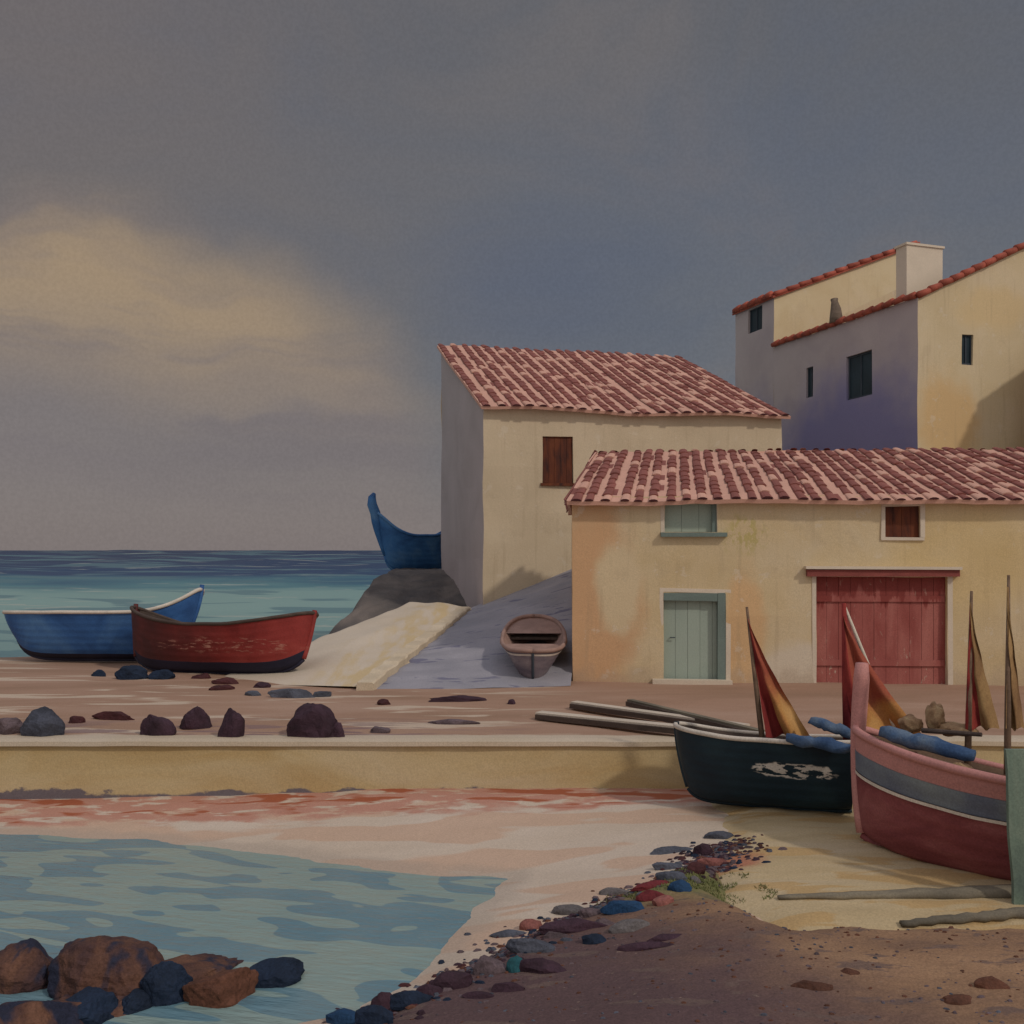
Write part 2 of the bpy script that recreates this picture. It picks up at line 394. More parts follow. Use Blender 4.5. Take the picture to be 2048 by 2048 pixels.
def sand_h(X, Y):
    d = sdist(SAND, X, Y) + .15 * n3(X * 1.7, Y * 2.6, 4)
    return beach_h(X, Y) - .1 + .20 * sm(-.35, .9, d) + .02 * n3(X * 2, Y * 5, 1)
def shore_h(X, Y): return max(beach_h(X, Y), bank_h(X, Y), sand_h(X, Y))

def sheet(name, x0, x1, y0, y1, nx, ny, h, mat, skip=None):
    mb = MB(); i0 = 0
    for a in range(nx + 1):
        for b in range(ny + 1):
            X = lerp(x0, x1, a / nx); Y = lerp(y0, y1, b / ny); mb.v.append(Vector((X, Y, h(X, Y))))
    for a in range(nx):
        for b in range(ny):
            k = a * (ny + 1) + b
            X = lerp(x0, x1, (a + .5) / nx); Y = lerp(y0, y1, (b + .5) / ny)
            if skip and skip(X, Y): continue
            mb.f.append((k, k + ny + 1, k + ny + 2, k + 1)); mb.m.append(0)
    o = mb.build(name, mat, None, True, weld=False)
    return tag(o, kind='structure')

def beach_extra(t, c, raw, vec):
    px, py, pz = t.sep(raw)
    blobs = t.noise(t.vmath('MULTIPLY', raw, (.5, 1.7, 1)), .8, 2, .5, .3)
    edge = t.math('ADD', py, t.math('MULTIPLY', t.math('SUBTRACT', t.noise(t.vmath('MULTIPLY', raw, (.8, 1.5, 1)), 1.2, 3), .5), 1.4))
    c = t.mix(t.math('MULTIPLY', t.sstep(blobs, .52, .55), .7), c, A(.50, .32, .22))
    c = t.mix(t.math('MULTIPLY', t.sstep(edge, 13.9, 14.25), t.sstep(t.noise(t.vmath('MULTIPLY', raw, (1.2, 3.2, 1)), 1.6, 4), .40, .50)), c, A(.44, .22, .16))
    red = t.noise(t.vmath('MULTIPLY', raw, (.9, 3.0, 1)), 1.1, 3, .5, .4)
    c = t.mix(t.math('MULTIPLY', t.sstep(edge, 14.15, 14.45), t.sstep(red, .53, .60)), c, A(.33, .095, .045))
    wet = t.sstep(t.math('ADD', pz, t.math('MULTIPLY', t.math('SUBTRACT', t.noise(raw, 3.0, 3), .5), .03)), -.955, -.985)
    return t.mix(t.math('MULTIPLY', wet, .5), c, A(.36, .29, .235))
M['beach'] = wash('pink_sand', [A(.50, .395, .305), A(.53, .425, .335), A(.555, .45, .365)], .8, stretch=(.6, 1.6, 1), rough=.95, extra=beach_extra, bump=.5, bscale=6, grain=.08)
def bank_extra(t, c, raw, vec):
    px, py, pz = t.sep(raw)
    edge = t.math('ADD', t.math('SUBTRACT', px, t.math('MULTIPLY', py, -.55)), t.math('MULTIPLY', t.math('SUBTRACT', t.noise(raw, 1.1, 4), .5), 3.0))
    c = t.mix(t.sstep(edge, 7.6, 5.4), c, A(.105, .062, .062))
    spots = t.noise(t.vmath('MULTIPLY', raw, (1.0, 2.6, 1)), 1.9, 4, .6)
    c = t.mix(t.math('MULTIPLY', t.sstep(spots, .56, .63), .8), c, A(.14, .092, .078))
    c = t.mix(t.math('MULTIPLY', t.ellipse(raw, (1.7, 10.4, -.7), (1.1, .7, 9), .5, 1.0, 3.0), .85), c, A(.145, .15, .055))
    pale = t.noise(t.vmath('MULTIPLY', raw, (3, 6, 1)), 5.0, 3, .6)
    return t.mix(t.math('MULTIPLY', t.sstep(pale, .68, .74), .6), c, A(.36, .26, .19))
M['bank'] = wash('brown_earth', [A(.17, .10, .068), A(.27, .155, .09), A(.34, .20, .115)], .8, stretch=(.7, 1.6, 1), rough=.95, extra=bank_extra, bump=.55, bscale=11, grain=.12, bdist=.04)
def sand_extra(t, c, raw, vec):
    s1 = t.noise(t.vmath('MULTIPLY', raw, (.6, 2.4, 1)), 1.3, 4, .55, .4)
    c = t.mix(t.math('MULTIPLY', t.sstep(s1, .52, .58), .8), c, A(.44, .28, .12))
    c = t.mix(t.math('MULTIPLY', t.ellipse(raw, (2.35, 11.4, -.8), (.5, .35, 9), .4, 1, 3), .8), c, A(.40, .13, .08))
    return c
M['sand'] = wash('yellow_sand', [A(.42, .31, .17), A(.47, .355, .205), A(.50, .39, .25)], 1.0, stretch=(.6, 1.8, 1), rough=.95, extra=sand_extra, bump=.35, bscale=16, grain=.09)
def quay_extra(t, c, raw, vec):
    px, py, pz = t.sep(raw)
    st = t.noise(t.vmath('MULTIPLY', raw, (.35, 1.9, 1)), 1.0, 4, .55, .5)
    c = t.mix(t.math('MULTIPLY', t.sstep(st, .56, .62), t.sstep(px, 2.0, -1.0)), c, A(.50, .385, .29))
    st2 = t.noise(t.vmath('MULTIPLY', raw, (.4, 2.4, 1)), 1.5, 4, .55, .5)
    front = t.math('MULTIPLY', t.sstep(py, 17.6, 16.0), t.sstep(px, 1.5, -2.5))
    c = t.mix(t.math('MULTIPLY', t.sstep(st2, .50, .56), t.math('MULTIPLY', front, .8)), c, A(.20, .125, .125))
    e = t.math('ADD', py, t.math('MULTIPLY', t.math('SUBTRACT', t.noise(t.vmath('MULTIPLY', raw, (1, 3, 1)), 1.5, 3), .5), .5))
    return t.mix(t.sstep(e, 15.75, 15.55), c, A(.50, .40, .31))
M['quay'] = wash('brown_trodden_earth', [A(.29, .175, .115), A(.34, .205, .14), A(.39, .25, .18)], .7, stretch=(.4, 1.5, 1), rough=.95, extra=quay_extra, bump=.35, bscale=14, grain=.09)

sheet('beach', -16, 18, 1.0, 15.14, 220, 150, beach_h, M['beach'])
sheet('bank', -3.2, 16, 1.0, 12.2, 200, 160, bank_h, M['bank'], lambda X, Y: bank_h(X, Y) < beach_h(X, Y) - .11)
sheet('sand', 1.0, 16, 8.6, 15.14, 160, 90, sand_h, M['sand'], lambda X, Y: sand_h(X, Y) < beach_h(X, Y) - .09)
def quay_h(X, Y): return .03 * n3(X * .5, Y * .8, 8) * sm(15.3, 16.5, Y) - 1.6 * sm(27.0, 29.5, Y + .8 * n3(X * .6, 3)) * sm(-1.5, -4.5, X)
sheet('quay_ground', -34, 30, 15.25, 30, 190, 70, quay_h, M['quay'])

# sea and pool
def sea_mat():
    m = bpy.data.materials.new('sea_water'); m.use_nodes = True; t = NT(m.node_tree); t.N.clear()
    p = t.node('ShaderNodeNewGeometry').outputs['Position']
    px, py, pz = t.sep(p)
    ly = t.math('LOGARITHM', py, 2.718)
    v1 = t.comb(t.math('DIVIDE', px, t.math('MULTIPLY', py, .25)), t.math('MULTIPLY', ly, 5.0), 0.0)
    nz = t.math('SUBTRACT', t.noise(v1, 1.0, 4, .55, .4), .5)
    s = t.math('ADD', t.math('DIVIDE', 3900.0, py), t.math('MULTIPLY', nz, 26.0))
    c = t.ramp(t.math('DIVIDE', s, 90.0), [(0.0, A(.009, .03, .085)), (.25, A(.012, .05, .125)), (.31, A(.028, .105, .17)), (.38, A(.07, .19, .225)), (.47, A(.20, .325, .305)), (.62, A(.22, .345, .32)), (1, A(.18, .29, .28))])
    v2 = t.comb(t.math('DIVIDE', px, t.math('MULTIPLY', py, .16)), t.math('MULTIPLY', ly, 9.0), 3.0)
    n2 = t.noise(v2, 1.0, 3, .5, .4)
    c = t.mix(t.math('MULTIPLY', t.sstep(n2, .54, .58), .75), c, A(.085, .175, .205))
    n4 = t.noise(v2, 2.2, 3, .5, .2)
    c = t.mix(t.math('MULTIPLY', t.sstep(n4, .645, .67), .55), c, A(.40, .42, .36))
    b = t.node('ShaderNodeBsdfPrincipled'); t.put(b.inputs['Base Color'], c); b.inputs['Roughness'].default_value = .45
    b.inputs['Specular IOR Level'].default_value = .12
    bp = t.node('ShaderNodeBump'); bp.inputs['Strength'].default_value = .5; bp.inputs['Distance'].default_value = .25
    t.put(bp.inputs['Height'], t.noise(t.vmath('MULTIPLY', p, (.35, .9, 1)), 1.0, 4)); t.L.new(bp.outputs[0], b.inputs['Normal'])
    o = t.node('ShaderNodeOutputMaterial'); t.L.new(b.outputs[0], o.inputs[0]); return m
def sea_mesh():
    mb = MB()
    ys = [24.0 * (9000 / 24.0) ** (i / 120) for i in range(121)]
    xs = [-1.0, -.75, -.6] + [-.56 + i * .006 for i in range(90)] + [0.1, .4, 1.0]
    for yy in ys:
        for k in xs:
            X = k * yy * (1.0 if yy > 200 else 1.6)
            w = .0030 * yy * n3(k * 14, math.log(yy) * 4, 4) if 120 < yy < 2500 else .05 * n3(X * .3, yy * .5, 6)
            mb.v.append(Vector((X, yy, WATER + w)))
    n = len(xs)
    for a in range(len(ys) - 1):
        for b in range(n - 1):
            mb.f.append((a * n + b, a * n + b + 1, (a + 1) * n + b + 1, (a + 1) * n + b)); mb.m.append(0)
    return tag(mb.build('sea', sea_mat(), None, True, weld=False), kind='structure')
sea_mesh()

def pool_mat():
    m = bpy.data.materials.new('pool_water'); m.use_nodes = True; t = NT(m.node_tree); t.N.clear()
    p = t.node('ShaderNodeNewGeometry').outputs['Position']
    rot = t.node('ShaderNodeVectorRotate'); rot.rotation_type = 'Z_AXIS'; rot.inputs['Angle'].default_value = math.radians(14); t.put(rot.inputs['Vector'], p)
    q = rot.outputs[0]
    nz = t.noise(t.vmath('MULTIPLY', q, (.60, 1.75, 1)), 1.3, .6, .45, .9)
    patch = t.sstep(nz, .49, .503)  # blue grey ripple reflections painted into the water colour
    n2 = t.noise(p, .9, 3)
    c = t.mix(t.sstep(n2, .3, .7), A(.215, .30, .285), A(.25, .32, .29))
    c = t.mix(patch, c, t.mix(t.sstep(n2, .3, .7), A(.115, .215, .26), A(.15, .24, .27)))
    b = t.node('ShaderNodeBsdfPrincipled'); t.put(b.inputs['Base Color'], c); b.inputs['Roughness'].default_value = .16
    b.inputs['Specular IOR Level'].default_value = .32
    bp = t.node('ShaderNodeBump'); bp.inputs['Strength'].default_value = .5; bp.inputs['Distance'].default_value = .06
    t.put(bp.inputs['Height'], t.noise(t.vmath('MULTIPLY', q, (1.2, 4.0, 1)), 2.5, 3)); t.L.new(bp.outputs[0], b.inputs['Normal'])
    o = t.node('ShaderNodeOutputMaterial'); t.L.new(b.outputs[0], o.inputs[0]); return m
mb = MB(); mb.grid(lambda a, b: (lerp(-16, 2, a), lerp(1.0, 14.6, b), WATER), 40, 40)
tag(mb.build('harbour_water', pool_mat(), None, True, weld=False), kind='structure')

# sand slope, paved ramp, rock slope and hillside behind the houses
def net(rows):
    def fn(a, b):
        r = b * (len(rows) - 1); i = min(int(r), len(rows) - 2); tr = r - i
        tr = tr
        def ev(row):
            c = a * (len(row) - 1); j = min(int(c), len(row) - 2)
            return Vector(row[j]).lerp(Vector(row[j + 1]), c - j)
        p = ev(rows[i]).lerp(ev(rows[i + 1]), tr)
        p.z += .07 * n3(p.x * 1.1, p.y * .9, 5) * min(1, 8 * b * (1 - a) + .2)
        p.x += a ** 8 * (.16 * n3(p.y * 1.1, 2.0) + .07 * n3(p.y * 4.0, 5.0)); p.z += .05 * a ** 6 - .09 * a ** 40
        return p
    return fn
def slope_extra(t, c, raw, vec):
    px, py, pz = t.sep(raw)
    # ochre earth bedded along the lower, ramp-side half
    cross = t.math('ADD', t.math('ADD', px, t.math('MULTIPLY', py, -.20)), t.math('MULTIPLY', t.math('SUBTRACT', t.noise(t.vmath('MULTIPLY', raw, (1.2, .45, 1)), 1.2, 4), .5), 2.4))
    c = t.mix(t.math('MULTIPLY', t.sstep(cross, -9.2, -7.9), t.sstep(t.noise(t.vmath('MULTIPLY', raw, (2.2, .5, 1)), 1.3, 4), .40, .60)), c, A(.545, .41, .235))
    c = t.mix(t.sstep(cross, -7.45, -7.15), c, A(.55, .43, .28))
    return c
M['slope'] = wash('cream_sand_slope', [A(.54, .445, .345), A(.58, .485, .385)], .8, rough=.95, extra=slope_extra, bump=.3, bscale=8, grain=.08)
mb = MB()
mb.grid(net([[(-8.4, 23.6, -1.4), (-6.6, 22.9, .0), (-5.0, 21.5, .0), (-2.85, 20.7, .03)],
             [(-7.8, 27.0, -1.4), (-5.55, 25.4, .40), (-3.9, 25.2, .62), (-2.05, 25.3, .56)],
             [(-6.6, 30.0, -1.4), (-4.2, 28.6, .88), (-2.9, 28.2, .98), (-1.62, 28.0, .86)],
             [(-5.6, 33.0, -1.4), (-3.2, 31.2, 1.25), (-2.3, 30.7, 1.3), (-.9, 30.3, 1.08)]]), 36, 48)
tag(mb.build('sand_slope', M['slope'], None, True), kind='structure')
def ramp_extra(t, c, raw, vec):
    d = t.noise(t.vmath('MULTIPLY', raw, (.75, 2.6, 1)), 1.5, 3, .5, .3)
    return t.mix(t.math('MULTIPLY', t.sstep(d, .60, .65), .8), c, A(.135, .13, .195))
M['ramp'] = wash('grey_paved_ramp', [A(.245, .235, .265), A(.285, .27, .30), A(.32, .30, .33)], .8, rough=.95, extra=ramp_extra, bump=.4, bscale=7, grain=.09)  # paving grey, darkened to take in part of the ramp's shade
def ramp_pt(a, b):
    p = Vector((-3.25, 20.6, -.02)).lerp(Vector((1.25, 21.3, .0)), a).lerp(Vector((-1.55, 30.15, .98)).lerp(Vector((2.2, 30.9, 2.5)), a), b)
    st = 11; k = b * st
    p.z += .045 * (1 - (k - math.floor(k))) * min(1, 12 * b) + .02 * n3(p.x * 1.2, p.y * 1.2, 2)
    return p
mb = MB(); mb.grid(ramp_pt, 30, 90)
tag(mb.build('ramp', M['ramp'], None, True), kind='structure')
# low kerb wall along the seaward edge of the ramp
mb = MB()
def kerb(a, b):
    p = ramp_pt(.045, a * .97); k = int(round(b * 4)); n = .02 * n3(a * 14, 3.0, k) + .012 * n3(a * 50, k * 2.0, 1.0)
    ox, oz = [(.20, -.12), (.19, .15), (.15, .18), (-.15, .18), (-.22, -.35)][k]
    return (p.x + ox + n, p.y, p.z + oz + n)
mb.grid(kerb, 60, 4)
mb.poly([kerb(0, k / 4) for k in range(5)])
tag(mb.build('kerb_wall', wash('cream_kerb_stone', [A(.48, .385, .27), A(.55, .445, .32), A(.58, .48, .36)], 1.2, rough=.95, bump=.4, bscale=7)),
    'low cream kerb wall between the grey ramp and the sand slope', 'wall', None, 'thing')
M['rockslope'] = wash('dark_grey_rock_slope', [A(.06, .055, .058), A(.115, .098, .09), A(.19, .155, .135)], .7, stretch=(1, .7, 1.4), rough=.9, bump=.8, bscale=4, grain=.13, bdist=.06)
def rock_h(X, Y):
    edge = lerp(-5.75, -4.75, (Y - 28.5) / 10.5)
    a = X - edge + .35 * n3(X * .9, Y * .7, 3)
    ht = .30 + 1.85 * sm(28.0, 38.0, Y) if Y < 38 else 2.15
    return lerp(-1.6, ht, sm(-1.0, .35, a)) + .10 * n3(X * 1.6, Y * 1.3, 8) + .05 * n3(X * 4, Y * 3, 2) - 1.8 * sm(-3.4, -2.0, X) * sm(33, 30, Y) - .5 * sm(30.2, 28.6, Y)
sheet('rocky_slope', -9, 0.2, 28.3, 46, 70, 100, rock_h, M['rockslope'])
def hill_h(X, Y):
    z = lerp(-.3, 2.0, sm(23, 34, Y)) + 1.5 * sm(36, 70, Y) + .2 * n3(X * .2, Y * .2)
    return z if X > 2.6 else lerp(-1.0, z, sm(.6, 2.6, X))
M['hill'] = duo('dry_hillside', A(.22, .18, .11), 1.4, scale=.4)
sheet('hillside', 0.0, 70, 22.3, 120, 60, 70, hill_h, M['hill'])

# ------------------------------------------------------------------ quay wall
WY = 15.12
root = thing('quay_wall', 'long low yellow ochre quay wall with pale coping above the pink beach', 'wall', (0, WY, 0)); root['kind'] = 'thing'
def wallface(a, b):
    X = lerp(-34, 26, a); zz = lerp(-1.4, -.06, b)
    return (X, .03 * n3(X * .7, zz * 2, 1) - .05 * (1 - b), zz)
def qw_extra(t, c, raw, vec):
    px, py, pz = t.sep(raw)
    e = t.math('ADD', pz, t.math('MULTIPLY', t.math('SUBTRACT', t.noise(t.vmath('MULTIPLY', raw, (1.2, 1, 2)), 1.6, 4), .5), .22))
    lo = t.sstep(t.noise(t.vmath('MULTIPLY', raw, (.5, 1, 1)), 1.6, 6, .65), .42, .62)
    e2 = t.math('SUBTRACT', e, t.math('MULTIPLY', t.math('SUBTRACT', lo, 1.0), .10))
    return t.mix(t.sstep(e2, -.66, -.70), c, A(.15, .125, .135))
M['quaywall'] = wash('ochre_wall_render', [A(.43, .29, .125), A(.49, .37, .20), A(.52, .41, .255)], .7, stretch=(.5, 1, 1.8), rough=.95, extra=qw_extra, bump=.4, bscale=8, grain=.08)
mb = MB(); mb.grid(wallface, 240, 8); mb.build('wall_face', M['quaywall'], root, True)
mb = MB()
def cop(a, b):
    X = lerp(-34, 26, a); wz = .014 * n3(X * .8, 4); k = int(round(b * 4))
    yy, zz = [(0, -.07), (-.07, -.055), (-.065, .012), (.10, .03), (.5, .006)][k]
    return (X, yy + .02 * n3(X * 1.1, 9), zz + wz)
mb.grid(cop, 240, 4); mb.build('coping', wash('pale_coping', [A(.47, .37, .26), A(.53, .43, .33)], .6, rough=.95), root, False)

# ------------------------------------------------------------------ houses
def side(mb, o, ud, nd, W_, top, openings=(), z0=-1.6, depth=.16, step=.45, m=0):
    """wall in the plane through o along ud, with outward normal nd, openings (u0,u1,z0,z1) and their reveals"""
    o, ud, nd = Vector(o), Vector(ud).normalized(), Vector(nd).normalized()
    us = {0.0, W_}; zmin_top = min(top(0), top(W_), top(W_ / 2))
    for q in openings: us |= {q[0], q[1]}
    zs = {z0, zmin_top}
    for q in openings: zs |= {q[2], q[3]}
    def fill(vals):
        vals = sorted(vals); out = []
        for a, b in zip(vals, vals[1:]):
            n = max(1, int(round((b - a) / step))); out += [lerp(a, b, k / n) for k in range(n)]
        return out + [vals[-1]]
    us, zs = fill(us), fill(zs)
    P = lambda u, z: o + ud * u + Vector((0, 0, z))
    for a, b in zip(us, us[1:]):
        uc = (a + b) / 2
        for c, d in zip(zs, zs[1:]):
            zc = (c + d) / 2
            if any(q[0] < uc < q[1] and q[2] < zc < q[3] for q in openings): continue
            mb.quad(P(a, c), P(b, c), P(b, d), P(a, d), m)
        if top(a) > zs[-1] + 1e-4 or top(b) > zs[-1] + 1e-4:
            mb.quad(P(a, zs[-1]), P(b, zs[-1]), P(b, top(b)), P(a, top(a)), m)
    ind = -nd * depth
    for (a, b, c, d) in openings:
        for p, q in ((P(a, c), P(b, c)), (P(b, c), P(b, d)), (P(b, d), P(a, d)), (P(a, d), P(a, c))):
            mb.quad(p, q, q + ind, p + ind, m)

def tiled(mb, EL, ER, RL, RR, n, seg, rad, seed, maroon=.70, sag=.05, th=.09, PALE=0, MAR=1, DARK=2, cap=True):
    """a roof slope of barrel tiles: E = eave left/right, R = ridge left/right"""
    r = random.Random(seed)
    EL, ER, RL, RR = map(Vector, (EL, ER, RL, RR))
    wd = (ER - EL).normalized(); sdir = ((RL + RR) / 2 - (EL + ER) / 2).normalized(); nrm = wd.cross(sdir).normalized()
    if nrm.z < 0: nrm = -nrm
    Ls = ((RL + RR) / 2 - (EL + ER) / 2).length
    def S(a, b):
        p = EL.lerp(ER, a).lerp(RL.lerp(RR, a), b)
        return p + nrm * (sag * n3(a * n * .13 + seed, b * 1.2, seed) + sag * .35 * n3(a * n * .7, b * 2, seed + 3))
    ms = max(2, int(Ls / seg))
    mb.grid(S, n * 2, ms, lambda a, b: PALE if r.random() < .93 else MAR)
    mb.grid(lambda a, b: S(a, b) - nrm * th, n, 2, PALE)
    for k in range(n):                                   # eave edge
        a0, a1 = k / n, (k + 1) / n
        mb.quad(S(a0, 0), S(a1, 0), S(a1, 0) - nrm * th, S(a0, 0) - nrm * th, PALE)
        mb.quad(S(a0, 1), S(a1, 1), S(a1, 1) - nrm * th, S(a0, 1) - nrm * th, PALE)
    for b in range(4):
        for a in (0, 1):
            mb.quad(S(a, b / 4), S(a, (b + 1) / 4), S(a, (b + 1) / 4) - nrm * th, S(a, b / 4) - nrm * th, PALE)
    for i in range(n):
        a = (i + .5 + r.uniform(-.13, .13)) / n
        b = -.012 * r.random(); j = 0; run = 0; cur = MAR
        lanes = r.random()
        while b < .985:
            L = seg / Ls * r.uniform(.75, 1.2); b1 = min(1.0, b + L)
            if run <= 0:
                if cur == PALE: cur = MAR; run = r.randint(1, 3) if lanes < .55 else r.randint(4, 9)
                else: cur = PALE if r.random() > maroon else MAR; run = 1
            run -= 1
            p0, p1 = S(a, max(b, -.05)), S(a + r.uniform(-.1, .1) / n, b1 + .02)
            w = rad * r.uniform(.80, 1.08)
            arc = [(math.cos(t), math.sin(t)) for t in [math.pi * q / 5 for q in range(6)]]
            lo = [p0 + wd * (c * w) + nrm * (s_ * w * .45 + .02) for c, s_ in arc]
            hi = [p1 + wd * (c * w * .82) + nrm * (s_ * w * .36) for c, s_ in arc]
            for q in range(5): mb.quad(lo[q], lo[q + 1], hi[q + 1], hi[q], cur)
            mb.poly(lo, DARK if b < .01 else cur)
            b = b1; j += 1
TILES = [M['tile_pale'], M['tile_maroon'], M['tile_dark']]

def boards(w, h, mat, name, parent, org, ud, nd, n=6, thick=.05, gap=.006, seed=1):
    """a boarded leaf (door or shutter) standing in an opening; one mesh"""
    r = random.Random(seed); mb = MB(); org, ud, nd = Vector(org), Vector(ud).normalized(), Vector(nd).normalized()
    R = Matrix((ud, nd, Vector((0, 0, 1)))).transposed()
    bw = w / n
    for i in range(n):
        cc = org + ud * (bw * (i + .5)) + Vector((0, 0, h / 2)) - nd * (thick / 2 + r.uniform(0, .012))
        mb.box(cc, (bw - gap, thick, h - .02 * r.random()), R)
    mb.box(org + ud * (w / 2) + Vector((0, 0, h / 2)) - nd * (thick + .03), (w, .02, h), R)
    return mb.build(name, mat, parent)
def frame_round(name, parent, mat, org, ud, nd, w, h, t=.1, proud=.025, sill=True, seed=3):
    """flat plaster surround with uneven outer edge"""
    org, ud, nd = Vector(org), Vector(ud).normalized(), Vector(nd).normalized(); mb = MB()
    R = Matrix((ud, nd, Vector((0, 0, 1)))).transposed(); r = random.Random(seed)
    def bar(u0, u1, z0, z1):
        mb.box(org + ud * ((u0 + u1) / 2) + Vector((0, 0, (z0 + z1) / 2)) + nd * (proud / 2 - .03), (u1 - u0, proud + .06, z1 - z0), R)
    bar(-t, 0, 0, h); bar(w, w + t * 1.2, 0, h); bar(-t, w + t * 1.2, h + .0, h + t)
    if sill: bar(-t, w + t, -t * .8, 0)
    return mb.build(name, mat, parent, wob=(.03, 2.3, seed))

def plane_uz(o, ang, depthdir=False):
    """maps view pixels to (u, local z) on a wall through o; along local x, or along local y when depthdir"""
    o = Vector(o); a = ang + (math.pi / 2 if depthdir else 0); ud = Vector((math.cos(a), math.sin(a)))
    def f(x, y):
        k = (x * DK - 512) / F
        u = (k * o.y - o.x) / (ud.x - k * ud.y)
        d = o.y + ud.y * u
        return u, EYE - (y * DK - HZ) / F * d - o.z
    return f

# --- the tall cream house
TH = Vector((-.86, 30.0, 1.0)); TA = math.radians(13)
tall = thing('tall_house', 'tall cream house with a sloping pink tiled roof and one brown shutter, beside the ramp', 'house', TH, (0, 0, TA))
Wt, Dt, H0, H1 = 9.8, 8.0, 6.2, 9.5
pf = plane_uz(TH, TA)
(u0, z1), (u1, z0) = pf(1024, 823), pf(1081, 912)
sh_ = (u0, u1, z0, z1)
mb = MB()
side(mb, (0, 0, 0), (1, 0, 0), (0, -1, 0), Wt, lambda u: H0, [sh_])
side(mb, (Wt, 0, 0), (0, 1, 0), (1, 0, 0), Dt, lambda u: lerp(H0, H1, u / Dt))
side(mb, (0, Dt, 0), (1, 0, 0), (0, 1, 0), Wt, lambda u: H1)
mb.build('wall', M['cream'], tall, wob=(.05, .7, 2))
mb = MB()
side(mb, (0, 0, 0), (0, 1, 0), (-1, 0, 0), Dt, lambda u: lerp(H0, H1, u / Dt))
mb.build('end_wall', M['gable_shade'], tall, wob=(.05, .7, 2))['label'] = 'grey mauve end wall without openings'
mb = MB()
sl = (H1 - H0) / Dt
tiled(mb, (-.12, -.32, H0 - .32 * sl + .10), (Wt + .15, -.32, H0 - .32 * sl + .10), (-.16, Dt + .1, H1 + .13), (Wt - .05, Dt + .1, H1 + .13), 24, .50, .135, 4, sag=.10)
mb.build('roof', TILES, tall)
wn = boards(u1 - u0, z1 - z0, M['brown_shutter'], 'shutter', tall, (u0, .05, z0), (1, 0, 0), (0, -1, 0), 5)
wn['label'] = 'red brown board shutter, closed'
mb = MB(); mb.box(((u0 + u1) / 2, -.02, z0 - .04), (u1 - u0 + .16, .16, .08)); mb.build('window_sill', M['brown_shutter'], tall, wob=(.02, 3, 1))

# --- the long low boat house in front
LH = Vector((1.33, 22.0, 0.0)); LA = math.radians(-3.4)
low = thing('boat_house', 'long low ochre house with pink tiled roof, pale green door and wide red door', 'house', LH, (0, 0, LA))
lf = plane_uz(LH, LA)
Wl, Dl, Hl = 12.2, 6.6, 3.92
def rect(x0, y0, x1, y1, f):
    (a, b), (c, d) = f(x0, y0), f(x1, y1); return (a, c, d, b)
door = rect(1252, 1118, 1369, 1284, lf); door = (door[0], door[1], -.02, door[3])
big = rect(1540, 1088, 1788, 1288, lf); big = (big[0], big[1], -.02, big[3])
win_g = rect(1254, 950, 1353, 1004, lf)
win_r = rect(1670, 955, 1736, 1014, lf)
mb = MB()
side(mb, (0, 0, 0), (1, 0, 0), (0, -1, 0), Wl, lambda u: Hl + .15, [door, big, win_g, win_r])
side(mb, (0, 0, 0), (0, 1, 0), (-1, 0, 0), Dl, lambda u: Hl + .05)
side(mb, (Wl, 0, 0), (0, 1, 0), (1, 0, 0), Dl, lambda u: Hl + .05)
side(mb, (0, Dl, 0), (1, 0, 0), (0, 1, 0), Wl, lambda u: Hl + .15)
mb.build('wall', M['ochre'], low, wob=(.035, .9, 5))
Er, Rr = Hl + .05, 5.42
yr = 3.9
mb = MB()
tiled(mb, (-.12, -.30, Er), (Wl + .15, -.30, Er), (.62, yr, Rr), (Wl - .75, yr, Rr), 36, .44, .115, 8, sag=.09)
tiled(mb, (Wl + .15, Dl + .3, Er), (-.12, Dl + .3, Er), (Wl - .75, yr, Rr), (.62, yr, Rr), 36, .6, .1, 9)
tiled(mb, (-.12, Dl + .3, Er), (-.12, -.30, Er), (.62, yr, Rr), (.62, yr - .02, Rr), 14, .6, .1, 10)
tiled(mb, (Wl + .15, -.3, Er), (Wl + .15, Dl + .3, Er), (Wl - .75, yr - .02, Rr), (Wl - .75, yr, Rr), 14, .6, .1, 12)
mb.build('roof', TILES, low)
# pale green door in its deep opening
def opening_parts(op, kind, mat, seed, inset=.1, n=5, frame=None, sill=True, surround=True):
    w, h = op[1] - op[0], op[3] - op[2]
    leaf = boards(w, h, mat, kind, low, (op[0], inset, op[2]), (1, 0, 0), (0, -1, 0), n, seed=seed)
    if surround: frame_round(kind + '_surround', low, M['white'], (op[0], 0, op[2]), (1, 0, 0), (0, -1, 0), w, h, .085, .015, sill, seed)
    return leaf
lf_ = opening_parts(door, 'door', M['green_door'], 4, .13, 5, sill=False); lf_['label'] = 'pale green boarded door'
mb = MB(); w, h = door[1] - door[0], door[3] - door[2]
mb.box((door[0] + w - .09, .05, door[2] + h / 2), (.17, .14, h)); mb.box((door[0] + w / 2 - .09, .05, door[3] - .09), (w - .19, .14, .17))
mb.build('door_frame', M['green_dark'], low, wob=(.02, 2.5, 4))
mb = MB(); mb.tube([(door[0] + .16, .12, .98), (door[0] + .16, .07, .98), (door[0] + .26, .065, .98)], .012, 6); mb.build('handle', M['dark_frame'], lf_)
lf_ = opening_parts(win_g, 'window', M['green_door'], 7, .12, 3); lf_['label'] = 'pale green shuttered window under the eaves'
mb = MB(); w, h = win_g[1] - win_g[0], win_g[3] - win_g[2]
mb.box((win_g[0] + w - .05, .07, win_g[2] + h / 2), (.1, .1, h)); mb.box((win_g[0] + w / 2 + .05, -.05, win_g[2] - .05), (w + .3, .2, .09))
mb.build('window_frame', M['green_dark'], low, wob=(.02, 2.5, 8))
